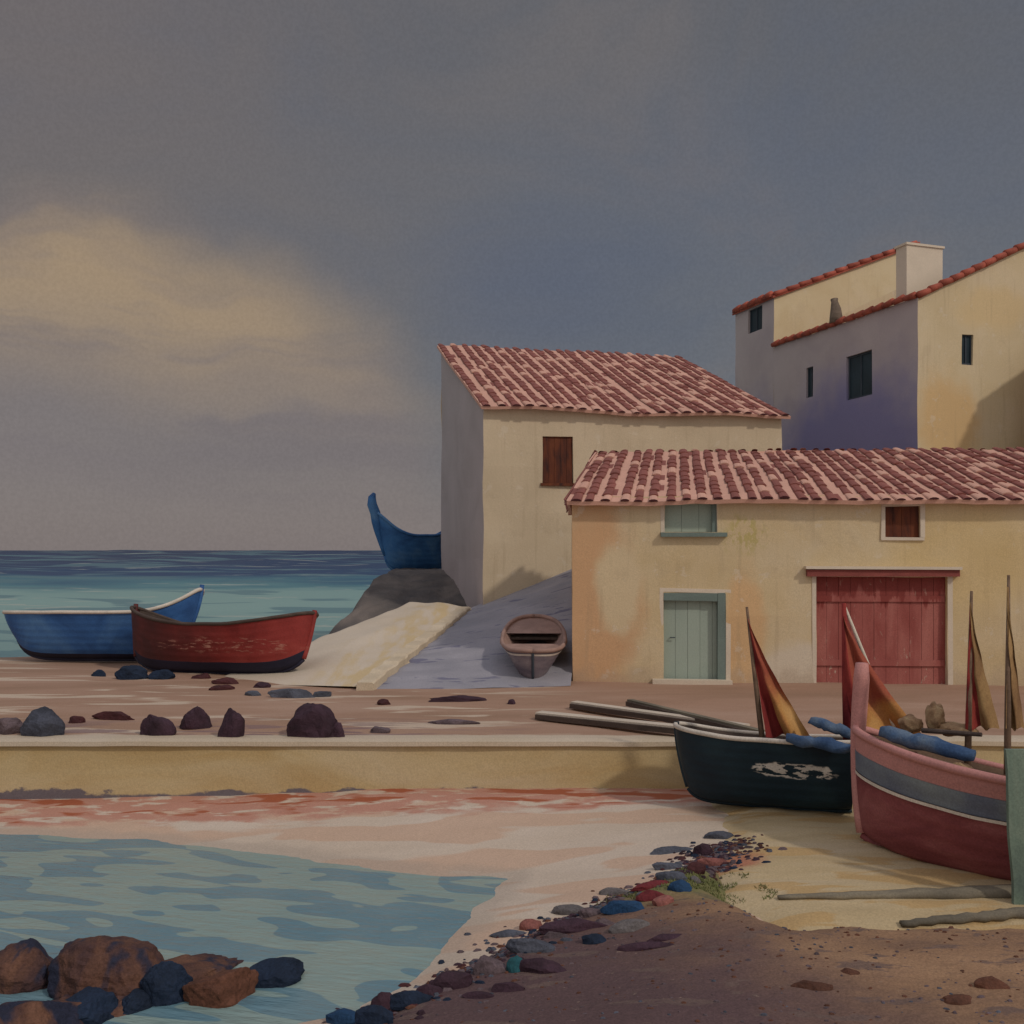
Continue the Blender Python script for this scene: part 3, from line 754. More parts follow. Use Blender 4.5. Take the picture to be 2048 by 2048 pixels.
lf_ = opening_parts(win_r, 'window', M['brown_shutter'], 9, .06, 4); lf_['label'] = 'dark red shuttered window under the eaves'
bd = opening_parts(big, 'barn_door', M['red_door'], 11, .12, 11, sill=False); bd['label'] = 'wide faded red double door of upright boards'
mb = MB(); w, h = big[1] - big[0], big[3] - big[2]
for zz in (.45, h - .5): mb.box((big[0] + w / 2, .105, zz), (w - .06, .03, .13))
mb.build('door_rail', M['red_door'], bd)
mb = MB(); mb.box((big[0] + w / 2, -.03, big[3] + .08), (w + .42, .18, .15)); mb.build('door_lintel', M['lintel_red'], low, wob=(.025, 2, 3))
mb = MB(); mb.box((big[0] + w / 2, -.06, big[3] + .19), (w + .5, .24, .06)); mb.build('door_hood', M['white'], low, wob=(.03, 1.6, 3))
mb = MB(); mb.box((door[0] + .6, -.12, .03), (1.7, .3, .1)); mb.build('doorstep', M['white'], low, wob=(.02, 2, 6))

# --- the house on the hill (A) and the one behind it (B)
HA = Vector((14.2, 35.0, 2.0)); AA = math.radians(18)
hill = thing('hill_house', 'sandy gabled house on the hill with a violet grey side wall and red tile edge', 'house', HA, (0, 0, AA))
ha_f, ha_s = plane_uz(HA, AA), plane_uz(HA, AA, True)
ZE = 9.75; SLP = .47; WA, DA = 14.0, 9.0
top_f = lambda u: ZE + SLP * (u if u <= 7 else 14 - u)
wf = rect(1815, 630, 1836, 688, ha_f)
def rect_s(x0, y0, x1, y1):           # on the side wall pixels run left = deep
    (a, b), (c, d) = ha_s(x0, y0), ha_s(x1, y1); lo, hi = sorted((a, c)); return (lo, hi, min(b, d), max(b, d))
ws1 = rect_s(1597, 674, 1646, 744); ws2 = rect_s(1521, 694, 1534, 748)
mb = MB()
side(mb, (0, 0, 0), (1, 0, 0), (0, -1, 0), WA, top_f, [wf], depth=.22)
side(mb, (WA, 0, 0), (0, 1, 0), (1, 0, 0), DA, lambda u: ZE)
side(mb, (0, DA, 0), (1, 0, 0), (0, 1, 0), WA, top_f)
mb.build('wall', M['hill_plaster'], hill, wob=(.04, .6, 9))
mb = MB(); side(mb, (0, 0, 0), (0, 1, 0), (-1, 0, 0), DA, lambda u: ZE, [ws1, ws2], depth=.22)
mb.build('side_wall', M['violet_shade'], hill, wob=(.04, .6, 9))['label'] = 'violet grey side wall with two windows'
REDT = [M['tile_red'], M['tile_red'], M['tile_red']]
mb = MB()
tiled(mb, (.3, DA - .3, ZE - 1.1), (.3, .3, ZE - 1.1), (7, DA - .3, ZE - 1.1 + SLP * 7), (7, .3, ZE - 1.1 + SLP * 7), 24, .6, .13, 21, sag=.03)
tiled(mb, (13.7, .3, ZE - 1.1), (13.7, DA - .3, ZE - 1.1), (7, .3, ZE - 1.1 + SLP * 7), (7, DA - .3, ZE - 1.1 + SLP * 7), 24, .6, .13, 22, sag=.03)
mb.build('roof', REDT, hill)
mb = MB()
for k in range(15):
    a, b = k / 15 * 7.1 - .05, (k + 1) / 15 * 7.1
    mb.tube([(a, -.1, ZE + .05 + SLP * a + rng.uniform(0, .05)), (b - .04, -.1, ZE + .03 + SLP * b)], [.13, .10], 8)
mb.build('verge_tiles', M['tile_red'], hill, True)
mb = MB()
for k in range(16):
    a, b = k / 16 * 9.0, (k + 1) / 16 * 9.0
    mb.tube([(-.1, a + .03, ZE + .07 + rng.uniform(0, .05)), (-.1, b - .03, ZE + .06)], [.13, .10], 8)
mb.build('eave_tiles', M['tile_red'], hill, True)
def pane(op, parent, along_y, nm='window'):
    mb = MB(); w, h = op[1] - op[0], op[3] - op[2]
    if along_y: mb.box((.14, (op[0] + op[1]) / 2, (op[2] + op[3]) / 2), (.04, w, h))
    else: mb.box(((op[0] + op[1]) / 2, .14, (op[2] + op[3]) / 2), (w, .04, h))
    wd_ = mb.build(nm, M['dark_glass'], parent)
    fb = MB()
    for s in (.03, .5, .97):
        if along_y: fb.box((.105, lerp(op[0], op[1], s), (op[2] + op[3]) / 2), (.04, .05, h))
        else: fb.box((lerp(op[0], op[1], s), .105, (op[2] + op[3]) / 2), (.05, .04, h))
    for s in (.02, .98):
        if along_y: fb.box((.10, (op[0] + op[1]) / 2, lerp(op[2], op[3], s)), (.04, w, .06))
        else: fb.box(((op[0] + op[1]) / 2, .10, lerp(op[2], op[3], s)), (w, .04, .06))
    fb.build('window_frame', M['dark_frame'], wd_)
    return wd_
pane(wf, hill, False)['label'] = 'narrow slit window in the sunlit front'
pane(ws1, hill, True)['label'] = 'large dark window in the shaded side wall'
pane(ws2, hill, True)['label'] = 'narrow window in the shaded side wall'
mb = MB()
cx0, cx1, cy0, cy1 = .28, 1.85, .9, 1.45
mb.box(((cx0 + cx1) / 2, (cy0 + cy1) / 2, ZE + .55), (cx1 - cx0, cy1 - cy0, 3.2))
mb.box(((cx0 + cx1) / 2, (cy0 + cy1) / 2, ZE + 2.17), (cx1 - cx0 + .1, cy1 - cy0 + .1, .08))
mb.build('chimney', M['white'], hill, wob=(.03, 1.3, 2))['label'] = 'broad white chimney at the roof corner'
mb = MB(); sp = 4.6
mb.tube([(-.02, sp, ZE + .08), (-.02, sp, ZE + .3), (-.02, sp + .02, ZE + .65), (-.02, sp + .1, ZE + .95), (-.02, sp + .12, ZE + 1.05)], [.26, .25, .2, .13, .15], 12)
mb.build('chimney_pot', M['clay'], hill, True)['label'] = 'small brown clay pot on the tile edge'

HB = Vector((11.42, 43.6, 2.0))
back = thing('back_house', 'yellow house with sloping red roof edge and small round headed window, behind the hill house', 'house', HB, (0, 0, AA))
hb_s = plane_uz(HB, AA, True)
ZB = 11.9; SB = .40; WB, DB = 7.5, 3.2
(a, b), (c, d) = hb_s(1412, 586), hb_s(1438, 620)
wb = (min(a, c), max(a, c), min(b, d), max(b, d))
mb = MB()
side(mb, (0, 0, 0), (1, 0, 0), (0, -1, 0), WB, lambda u: ZB + SB * u)
side(mb, (WB, 0, 0), (0, 1, 0), (1, 0, 0), DB, lambda u: ZB + SB * WB)
side(mb, (0, DB, 0), (1, 0, 0), (0, 1, 0), WB, lambda u: ZB + SB * u)
mb.build('wall', M['back_plaster'], back, wob=(.04, .6, 4))
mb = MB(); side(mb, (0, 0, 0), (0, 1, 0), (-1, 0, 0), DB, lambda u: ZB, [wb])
mb.build('side_wall', M['violet_shade'], back, wob=(.04, .6, 4))['label'] = 'violet grey side wall'
mb = MB()
tiled(mb, (-.14, DB + .1, ZB + .03), (-.14, -.12, ZB + .03), (WB + .1, DB + .1, ZB + SB * WB + .1), (WB + .1, -.12, ZB + SB * WB + .1), 9, .6, .14, 31, sag=.03)
mb.build('roof', REDT, back)
mb = MB()
for k in range(12):
    a, b = k / 12 * 7.5, (k + 1) / 12 * 7.5
    mb.tube([(a, -.08, ZB + .12 + SB * a + rng.uniform(0, .04)), (b - .05, -.08, ZB + .10 + SB * b)], [.12, .09], 8)
mb.build('verge_tiles', M['tile_red'], back, True)
mb = MB()
for k in range(5):
    a, b = k / 5 * 3.2, (k + 1) / 5 * 3.2
    mb.tube([(-.1, a + .04, ZB + .14), (-.1, b - .06, ZB + .12)], [.17, .13], 8)
mb.build('eave_tiles', M['tile_red'], back, True)
pane(wb, back, True)

# --- a neighbouring house just outside the picture; its gable shades the hill house's front
NC = Vector((19.7, 30.3, 2.9))
nb = thing('neighbour_house', 'sandy house beside the hill house, beyond the right edge', 'house', NC, (0, 0, AA))
mb = MB(); tn = lambda u: 6.9 + .62 * min(u, 8 - u)
side(mb, (0, 0, 0), (1, 0, 0), (0, -1, 0), 8, tn); side(mb, (0, 0, 0), (0, 1, 0), (-1, 0, 0), 4.4, lambda u: 6.9)
side(mb, (8, 0, 0), (0, 1, 0), (1, 0, 0), 4.4, lambda u: 6.9); side(mb, (0, 4.4, 0), (1, 0, 0), (0, 1, 0), 8, tn)
mb.build('wall', M['cream'], nb)
mb = MB()
tiled(mb, (-.1, 4.5, 6.95), (-.1, -.1, 6.95), (4, 4.5, 9.45), (4, -.1, 9.45), 12, .6, .13, 41)
tiled(mb, (8.1, -.1, 6.95), (8.1, 4.5, 6.95), (4, -.1, 9.45), (4, 4.5, 9.45), 12, .6, .13, 42)
mb.build('roof', TILES, nb)

# ------------------------------------------------------------------ boats
class Hull:
    """bow at +x. v runs from keel (0) to sheer (1)"""
    def __init__(s, L, B, H, bow=.5, stern=.4, krise=.25, rake=.16, full=.75, transom=0.0, flare=.55, sp=2.3):
        s.__dict__.update(sp=sp, L=L, B=B, H=H, bow=bow, stern=stern, krise=krise, rake=rake, full=full, transom=transom, flare=flare)
    def w(s, t):
        if t < 0 and s.transom: return s.B / 2 * (1 - (1 - s.transom) * abs(t) ** 2.4)
        return s.B / 2 * max(0.0, 1 - abs(t) ** 2.6) ** s.full
    def sheer(s, t): return s.H + (s.bow if t > 0 else s.stern) * abs(t) ** s.sp
    def keel(s, t):
        if t < 0 and s.transom: return s.krise * .25 * abs(t) ** 3
        return s.krise * abs(t) ** 6
    def pt(s, t, v, sgn, inset=0.0):
        k, sh = s.keel(t), s.sheer(t)
        zz = lerp(k, sh, v)
        rk = s.rake * (.25 if (t < 0 and s.transom) else 1)
        xx = t * s.L / 2 * (1 - rk * (1 - v) ** 1.6 * abs(t) ** 2)
        ww = s.w(t) * (v ** s.flare) * (.80 + .20 * v)
        ww = max(0.0, ww - inset)
        return Vector((xx, sgn * ww, zz + inset * (1 - v)))
    def shell(s, name, mat, parent, v0, v1, nt=40, nv=8, proud=0.0, inner=True, innermat=None):
        mb = MB()
        ts = lambda a: math.sin((a * 2 - 1) * math.pi / 2)
        for sg in (-1, 1):
            NV = max(nv, int(round((v1 - v0) * 28)))
            clink = lambda v: .011 * ((v * 7) % 1.0) - .011
            mb.grid(lambda a, b: s.pt(ts(a), lerp(v0, v1, b), sg, -proud + clink(lerp(v0, v1, b)) * (1 - abs(ts(a)) ** 8)), nt, NV)
            if inner: mb.grid(lambda a, b: s.pt(ts(a) * .985, lerp(v0, v1, b), sg, .045), nt, nv, 1)
        if s.transom:
            mb.grid(lambda a, b: s.pt(-1, lerp(v0, v1, b), -1).lerp(s.pt(-1, lerp(v0, v1, b), 1), a), 6, nv)
        return mb.build(name, [mat, innermat or mat], parent, True, wob=(.012, 1.8, 3))
    def gunwale(s, mat, parent, r=.045, name='gunwale'):
        mb = MB(); ts = [math.sin((i / 40 * 2 - 1) * math.pi / 2) for i in range(41)]
        for sg in (-1, 1):
            mb.tube([s.pt(t, 1, sg) + Vector((0, 0, .012)) for t in ts], r, 6)
        if s.transom: mb.tube([s.pt(-1, 1, -1), s.pt(-1, 1, 1)], r, 6)
        return mb.build(name, mat, parent, True, wob=(.012, 1.8, 3))
    def stem(s, mat, parent, r=.05, ext=.12, name='stem_post', end=1, lean=.0):
        mb = MB()
        pts = [s.pt(end, v, 1) for v in [i / 10 for i in range(11)]]
        d = (pts[-1] - pts[-2]).normalized()
        pts.append(pts[-1] + d * ext + Vector((lean, 0, 0)))
        mb.tube(pts, r, 8)
        return mb.build(name, mat, parent, True)
    def keelbar(s, mat, parent, r=.045):
        mb = MB(); mb.tube([Vector((s.pt(t, 0, 1).x, 0, s.keel(t) - .02)) for t in [-1 + i / 15 for i in range(31)]], r, 6)
        return mb.build('keel', mat, parent, True)
    def thwarts(s, mat, parent, ts=(-.45, 0, .42), v=.78, name='thwart'):
        for t in ts:
            p, q = s.pt(t, v, -1, .05), s.pt(t, v, 1, .05)
            mb = MB(); mb.box((p + q) / 2, (.22, (q - p).length, .045)); mb.build(name, mat, parent)
    def floor(s, mat, parent, v=.25):
        mb = MB()
        mb.grid(lambda a, b: s.pt(lerp(-.8, .8, a), v, -1, .06).lerp(s.pt(lerp(-.8, .8, a), v, 1, .06), b), 16, 4)
        return mb.build('floorboards', mat, parent)
def heading(a, b): return math.atan2(b[1] - a[1], b[0] - a[0])

# blue boat at the back of the quay
bow, st = Vector((-8.05, 25.7)), Vector((-13.2, 25.9))
t = thing('rowing_boat', 'blue rowing boat with pale gunwale, drawn up behind the red boat', 'boat', (*((bow + st) / 2), .10), (math.radians(-9), 0, heading(st, bow)))
h = Hull(5.1, 1.8, 1.10, .68, .06, .5, .14, .45, flare=.42, sp=4.2)
h.shell('hull', M['blue_hull'], t, .10, 1, innermat=M['whitepaint']); h.shell('keel_strake', M['navy'], t, 0, .10, nv=2, inner=False)
h.gunwale(M['whitepaint'], t, .05); h.thwarts(M['whitepaint'], t); h.floor(M['wood'], t); h.stem(M['blue_hull'], t, .06, .14); h.keelbar(M['navy'], t, .05)
# red boat
bow, st = Vector((-9.4, 24.3)), Vector((-4.45, 22.4))
t = thing('rowing_boat', 'dark red double ended rowing boat with a navy bottom on the quay', 'boat', (*((bow + st) / 2), .05), (math.radians(11), math.radians(1.5), heading(st, bow)))
h = Hull(5.1, 1.55, 1.02, .50, .34, .34, .07, .48, flare=.42)
h.shell('hull', M['red_hull'], t, .20, 1, innermat=M['dark_wood']); h.shell('keel_strake', M['navy'], t, 0, .20, nv=3, inner=False)
h.gunwale(M['dark_wood'], t, .045); h.thwarts(M['wood'], t); h.floor(M['wood'], t); h.stem(M['red_hull'], t, .055, .10); h.stem(M['red_hull'], t, .055, .08, 'stern_post', -1); h.keelbar(M['navy'], t, .04)
# blue high prowed boat by the tall house
zt = rock_h(-3.3, 39.6)
t = thing('fishing_boat', 'blue fishing boat with tall curved prow, on the rocks behind the tall house', 'boat', (-3.78, 39.4, 2.10), (math.radians(8), 0, math.radians(180 + 32)))
h = Hull(3.2, 1.6, 1.25, 1.0, .42, .6, .18, .5, sp=2.8)
h.shell('hull', M['blue_prow'], t, 0, 1, innermat=M['blue_hull']); h.gunwale(M['blue_prow'], t, .06); h.thwarts(M['wood'], t); h.floor(M['wood'], t)
mb = MB(); p = h.pt(1, 1, 1)
mb.tube([h.pt(1, v, 1) for v in (0, .2, .4, .6, .8, 1)] + [p + Vector((.12, 0, .35)), p + Vector((.10, 0, .62)), p + Vector((.0, 0, .78))], [.06, .09, .12, .16, .19, .20, .19, .15, .07], 10)
mb.build('stem_post', M['blue_prow'], t, True); h.keelbar(M['blue_prow'], t, .05)
# round bowed boat at the foot of the ramp
t = thing('rowing_boat', 'small mauve rowing boat seen bow on, resting on the ramp against the ochre house', 'boat', (.50, 23.0, .17), (0, math.radians(11), math.radians(-92)))
h = Hull(3.0, 1.42, .74, .12, .1, .22, .10, .40, flare=.42)
h.shell('hull', M['mauve_hull'], t, 0, 1, innermat=M['rosy_wood']); h.gunwale(M['rosy_wood'], t, .05); h.thwarts(M['dark_wood'], t, (-.35, .15)); h.floor(M['dark_wood'], t)
h.stem(M['dark_frame'], t, .03, .05); h.keelbar(M['dark_frame'], t, .035)
mb = MB(); mb.grid(lambda a, b: h.pt(lerp(.30, .98, a), .97, -1, .03).lerp(h.pt(lerp(.30, .98, a), .97, 1, .03), b), 8, 4); mb.build('foredeck', M['rosy_wood'], t)
mb = MB(); mb.grid(lambda a, b: h.pt(lerp(-.98, -.28, a), .97, -1, .03).lerp(h.pt(lerp(-.98, -.28, a), .97, 1, .03), b), 8, 4); mb.build('afterdeck', M['rosy_wood'], t)
h.shell('rubbing_strake', M['whitepaint'], t, .84, .90, nv=1, proud=.014, inner=False)

def sail(parent, base, top, width, drop, mats, name='sail', split=.42, seed=1, depth=.12):
    """narrow triangular sail brailed to a mast, with folds, thick enough to hold"""
    base, top = Vector(base), Vector(top); side_ = Vector(width)
    def P(a, b):
        p = base.lerp(top, b)
        reach = (1 - b) ** 1.25
        off = side_ * (a * reach)
        fold = Vector((0, 1, 0)) * (depth * reach * math.sin(a * 9 + b * 3 + seed) + .05 * n3(a * 3, b * 6, seed))
        return p + off + fold + Vector((0, 0, -drop * a * reach + .05 * n3(a * 4, b * 5, seed + 2) * (1 - b)))
    out = []
    for nm, a0, a1, m in ((name, split, 1.0, mats[1]), ('luff_panel', 0.0, split, mats[0])):
        mb = MB()
        mb.grid(lambda a, b: P(lerp(a0, a1, a), b * .99), 10, 24)
        mb.grid(lambda a, b: P(lerp(a0, a1, a), b * .99) + Vector((0, .03, 0)), 10, 24)
        o = mb.build(nm, m, parent if not out else out[0], True); out.append(o)
    return out[0]

# small black boat on the sand
bw, sn = Vector((2.34, 14.05)), Vector((4.50, 13.25)); ctr = (bw + sn) / 2
t = thing('dinghy', 'small black dinghy with a white reflection painted on its side, beached on the yellow sand', 'boat', (*ctr, sand_h(*ctr) + .03), (math.radians(6), 0, heading(sn, bw)))
h = Hull(2.4, 1.2, .90, .10, .04, .16, .15, .42, transom=.9, flare=.30)
h.shell('hull', M['black_hull'], t, 0, 1, innermat=M['dark_wood']); h.gunwale(M['whitepaint'], t, .035); h.thwarts(M['wood'], t, (-.4, .2)); h.floor(M['wood'], t); h.stem(M['black_hull'], t, .04, .05); h.keelbar(M['black_hull'], t, .03)
inv = (Matrix.Translation(t.location) @ t.rotation_euler.to_matrix().to_4x4()).inverted()
def local(p, tt=None): return (inv if tt is None else tt) @ Vector(p)
R3 = inv.to_3x3()
mb = MB(); a, b = local(D(1452, 1400, 13.7)), local(D(1409, 1145, 13.7)); a.z = .1
mb.tube([a, a.lerp(b, .5), b], [.045, .035, .018], 8); mb.build('mast', M['wood'], t, True)
sail(t, local(D(1447, 1390, 13.66)), local(D(1411, 1165, 13.66)), R3 @ Vector((.58, 0, 0)), .0, (M['sail_red'], M['sail_ochre']), seed=2, split=.40)
mb = MB(); a, b = local(D(1602, 1400, 13.3)), local(D(1592, 1138, 13.3)); a.z = .66
mb.tube([a, a.lerp(b, .5), b], [.075, .06, .03], 8); mb.build('mast', M['sail_red'], t, True)
sail(t, local(D(1597, 1385, 13.27)), local(D(1591, 1160, 13.27)), R3 @ Vector((1.0, 0, 0)), .0, (M['sail_red'], M['sail_ochre']), seed=5, split=.20)
mb = MB(); a = local(D(1592, 1140, 13.3)); e = local((5.62, 13.4, sand_h(5.62, 13.4)))
mb.tube([a, a.lerp(e, .33) + Vector((0, 0, -.06)), a.lerp(e, .66) + Vector((0, 0, -.06)), e], [.018, .028, .032, .03], 6); mb.build('stay_rope', M['rope'], t, True)

# pink fishing boat
dirS = Vector((.75, -.66)).normalized(); bowp = Vector((4.10, 12.1)); Lp = 5.2
ctr = bowp + dirS * (Lp / 2)
pk = thing('fishing_boat', 'pink, slate and maroon striped fishing boat with masts, beached beside the black dinghy', 'boat', (*ctr, -.70), (math.radians(9), 0, heading(ctr, bowp)))
h = Hull(Lp, 2.0, 1.08, .34, .25, .20, .05, .52, flare=.24)
h.shell('hull', M['maroon_hull'], pk, 0, .60, nv=8)
h.shell('middle_strake', M['slate_strake'], pk, .63, .82, nv=4, proud=.006)
h.shell('rubbing_strake', M['whitepaint'], pk, .60, .63, nv=1, proud=.022)
h.shell('top_strake', M['pink'], pk, .82, 1.0, nv=4, innermat=M['wood'])
h.gunwale(M['pink'], pk, .05); h.thwarts(M['wood'], pk, (-.3, .1), .96); h.floor(M['wood'], pk, .93); h.keelbar(M['maroon_hull'], pk, .05)
mb = MB(); p = h.pt(1, 1, 1)
mb.tube([h.pt(1, v, 1) for v in (0, .15, .3, .45, .6, .8, 1)] + [p + Vector((-.02, .05, .3)), p + Vector((-.05, .12, .62)), p + Vector((-.06, .16, .80))], [.07, .08, .085, .085, .085, .085, .09, .095, .095, .075], 10)
mb.build('stem_post', M['pink'], pk, True)
ip = (Matrix.Translation(pk.location) @ pk.rotation_euler.to_matrix().to_4x4()).inverted(); R3p = ip.to_3x3()
for (xb, xt, yt, d, wdt, mats, sp_, sd_) in ((1831, 1833, 1115, 11.35, .36, (M['sail_red'], M['sail_brown']), .4, 7), (1908, 1903, 1085, 10.95, .17, (M['sail_brown'], M['sail_brown']), .5, 8)):
    mb = MB(); a, b = ip @ D(xb, 1400, d), ip @ D(xt, yt, d); a.z = .45
    mb.tube([a, a.lerp(b, .5), b], [.045, .035, .016], 8); mb.build('mast', M['wood'], pk, True)
    sail(pk, ip @ D(xb - 6, 1375, d - .04), ip @ D(xt - 1, yt + 20, d - .04), R3p @ Vector((wdt, 0, 0)), .0, mats, seed=sd_, split=sp_, depth=.06)

# green board
p0 = Vector((5.03, 9.86)); z0 = sand_h(*p0)
mb = MB()
mb.grid(lambda a, b: (lerp(-.08, .12, a) + .02 * n3(b * 3, 1) - .03 * b, .10 * b, b * 1.56), 4, 12)
mb.grid(lambda a, b: (lerp(-.08, .12, a) + .02 * n3(b * 3, 1) - .03 * b, .10 * b + .05, b * 1.56), 4, 12)
for a in (0, 1):
    mb.grid(lambda u, b, a=a: (lerp(-.08, .12, a) + .02 * n3(b * 3, 1) - .03 * b, .10 * b + .05 * u, b * 1.56), 1, 12)
for b in (0, 1):
    mb.grid(lambda a, u, b=b: (lerp(-.08, .12, a) + .02 * n3(b * 3, 1) - .03 * b, .10 * b + .05 * u, b * 1.56), 4, 1)
o = mb.build('board', M['green_wood']); o.location = (p0.x, p0.y, z0 - .05); tag(o, 'upright weathered green board leaning against the pink fishing boat', 'board')

# rolled canvas and nets lying on the boats
def roll(label, a, b, r, mat, seed, cat='canvas roll', grp='rolled blue canvas on the boats', nm='canvas_roll'):
    a, b = Vector(a), Vector(b); mb = MB(); n = 12
    pts = [a.lerp(b, i / n) + Vector((0, 0, .025 * n3(i * .6, seed))) for i in range(n + 1)]
    rad = [r * (.55 + .45 * min(1, 4 * min(i / n, 1 - i / n) + .15)) * (1 + .18 * n3(i * .9, seed, 2)) for i in range(n + 1)]
    mb.tube(pts, rad, 12, flat=.8)
    o = mb.build(nm, mat, None, True, wob=(.035, 6.0, seed))
    return tag(o, label, cat, grp)
roll('blue canvas roll along the dinghy gunwale, lower of the two', D(1486, 1394, 13.0), D(1606, 1412, 12.7), .10, M['blue_cloth'], 3)
roll('blue canvas roll resting higher across the dinghy, beside the pink stem', D(1528, 1358, 13.35), D(1606, 1386, 13.0), .09, M['blue_cloth'], 4)
roll('long blue canvas roll lying along the edge of the pink fishing boat', D(1664, 1380, 11.5), D(1838, 1428, 10.75), .11, M['blue_cloth'], 5)
def heap(name, label, cat, c, size, mat, seed, grp=None):
    mb = MB()
    def P(a, b):
        th = a * 2 * math.pi; ph = b * math.pi
        d = Vector((math.sin(ph) * math.cos(th), math.sin(ph) * math.sin(th), math.cos(ph)))
        k = 1 + .28 * n3(d.x * 2 + seed, d.y * 2, d.z * 2) + .10 * n3(d.x * 6 + seed, d.y * 6, d.z * 6)
        return Vector((d.x * size[0], d.y * size[1], d.z * size[2])) * k
    mb.grid(P, 28, 16)
    o = mb.build(name, mat, None, True); o.location = c
    return tag(o, label, cat, grp)
NG = 'brown net heaps on the pink boat'
heap('net_heap', 'brown net heap on the pink boat, nearest its stem post', 'fishing net', D(1718, 1366, 11.75), (.12, .18, .10), M['net_brown'], 1, NG)
heap('net_heap', 'tallest brown net heap, in the middle of the pink boat', 'fishing net', D(1764, 1352, 11.6), (.10, .15, .16), M['net_brown'], 6, NG)
heap('net_heap', 'low wide brown net heap at the foot of the red sail', 'fishing net', D(1806, 1376, 11.45), (.22, .2, .075), M['net_brown'], 9, NG)
heap('net_heap', 'small pale brown net heap beside the long blue roll on the pink boat', 'fishing net', (5.02, 11.20, .40), (.17, .15, .11), M['net_brown'], 12, NG)
heap('net_heap', 'rust brown net heap on the pink boat deck, next to the green board', 'fishing net', (5.42, 10.75, .37), (.22, .17, .12), M['net_rust'], 15, NG)
heap('net_heap', 'rust brown net heap on the pink boat, just behind the stem post', 'fishing net', (4.62, 11.62, .46), (.15, .14, .10), M['net_rust'], 18, NG)
mb = MB(); a, b = D(1740, 1378, 11.5), D(1852, 1386, 11.0); mb.tube([a, b], [.03, .024], 8)
tag(mb.build('oar_shaft', M['dark_wood']), 'brown oar shaft lying across the nets on the pink boat', 'oar')

# long planks and poles beside the dinghy
PG = 'planks lying on the quay'
def plank(label, p, q, w, th, side_lift=0.0, mat='pale_wood', nm='plank'):
    p, q = Vector(p), Vector(q); d = (q - p); L = d.length; root = thing(nm, label, 'plank', (p + q) / 2, (0, -math.asin(max(-1, min(1, d.z / L))), math.atan2(d.y, d.x)), PG)
    mb = MB(); mb.box((0, 0, th / 2), (L, w, th)); mb.build('top_face', M[mat], root, wob=(.02, 1.5, 2))
    mb = MB(); mb.box((0, -w / 2 - .02, th / 2 - .025), (L * .985, .05, th * .9)); mb.build('shadow_strip', M['dark_wood'], root, wob=(.02, 1.5, 2))  # dark strip along the near side, the plank's shadow made solid
    return root
def G(x, y, z=.05):
    v = (y * DK - HZ) / F; d = (EYE - z) / v; return D(x, y, d)
plank('long pale plank with its shadow as a dark edge, nearest the quay wall', G(1016, 1352, .04), G(1400, 1392, .10), .20, .09)
plank('pale plank with its shadow as a dark edge, second from the quay wall', G(1082, 1332, .05), G(1410, 1378, .12), .18, .09)
plank('short brown topped pole slanting across the two pale planks', G(1188, 1328, .06), G(1440, 1390, .20), .12, .09, mat='grey_wood', nm='pole')

# half buried grey timber, and a shadow on the sand shaped as another bar
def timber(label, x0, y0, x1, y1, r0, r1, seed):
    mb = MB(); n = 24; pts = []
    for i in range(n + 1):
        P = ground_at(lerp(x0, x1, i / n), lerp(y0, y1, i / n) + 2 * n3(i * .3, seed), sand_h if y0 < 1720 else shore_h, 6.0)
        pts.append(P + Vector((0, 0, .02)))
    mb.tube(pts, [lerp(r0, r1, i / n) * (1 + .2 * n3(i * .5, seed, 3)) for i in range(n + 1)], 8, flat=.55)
    return tag(mb.build('timber', M['grey_wood'], None, True), label, 'timber', 'grey timber and shadow strip on the sand')  # one of the two is the solid shadow strip, not a timber
timber('long grey tapering shadow strip built solid on the yellow sand below the pink boat', 1468, 1697, 1960, 1688, .035, .14, 2)
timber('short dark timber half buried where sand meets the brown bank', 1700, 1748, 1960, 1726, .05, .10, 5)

# ------------------------------------------------------------------ rocks
def rock(name, label, cat, loc, size, mat, seed, group, rotz=0.0, cuts=9, sub=3):
    import bmesh
    bm = bmesh.new(); bmesh.ops.create_icosphere(bm, subdivisions=sub, radius=1.0)
    r = random.Random(seed); planes = []
    for _ in range(cuts):
        n = Vector((r.gauss(0, 1), r.gauss(0, 1), r.gauss(0, .8))).normalized(); planes.append((n, r.uniform(.62, .92)))
    for v in bm.verts:
        p = v.co.copy()
        p *= 1 + .16 * mnoise.noise(p * 1.3 + Vector((seed, 0, 0)))
        for n, d in planes:
            k = p.dot(n) - d
            if k > 0: p -= n * k * .92
        p *= 1 + .09 * mnoise.noise(p * 3 + Vector((0, seed, 0))) + .05 * mnoise.noise(p * 8 + Vector((0, seed, 3)))
        if p.z < -.35: p.z = -.35
        v.co = Vector((p.x * size[0], p.y * size[1], (p.z + .35) * size[2] / 1.15))
    zm = max(v.co.z for v in bm.verts); xm = max(abs(v.co.x) for v in bm.verts)
    for v in bm.verts: v.co.z *= size[2] / zm; v.co.x *= size[0] / xm
    me = bpy.data.meshes.new(name); bm.to_mesh(me); bm.free(); me.materials.append(mat)
    o = bpy.data.objects.new(name, me); COL.objects.link(o); o.location = loc; o.rotation_euler = (0, 0, rotz)
    return tag(o, label, cat, group)

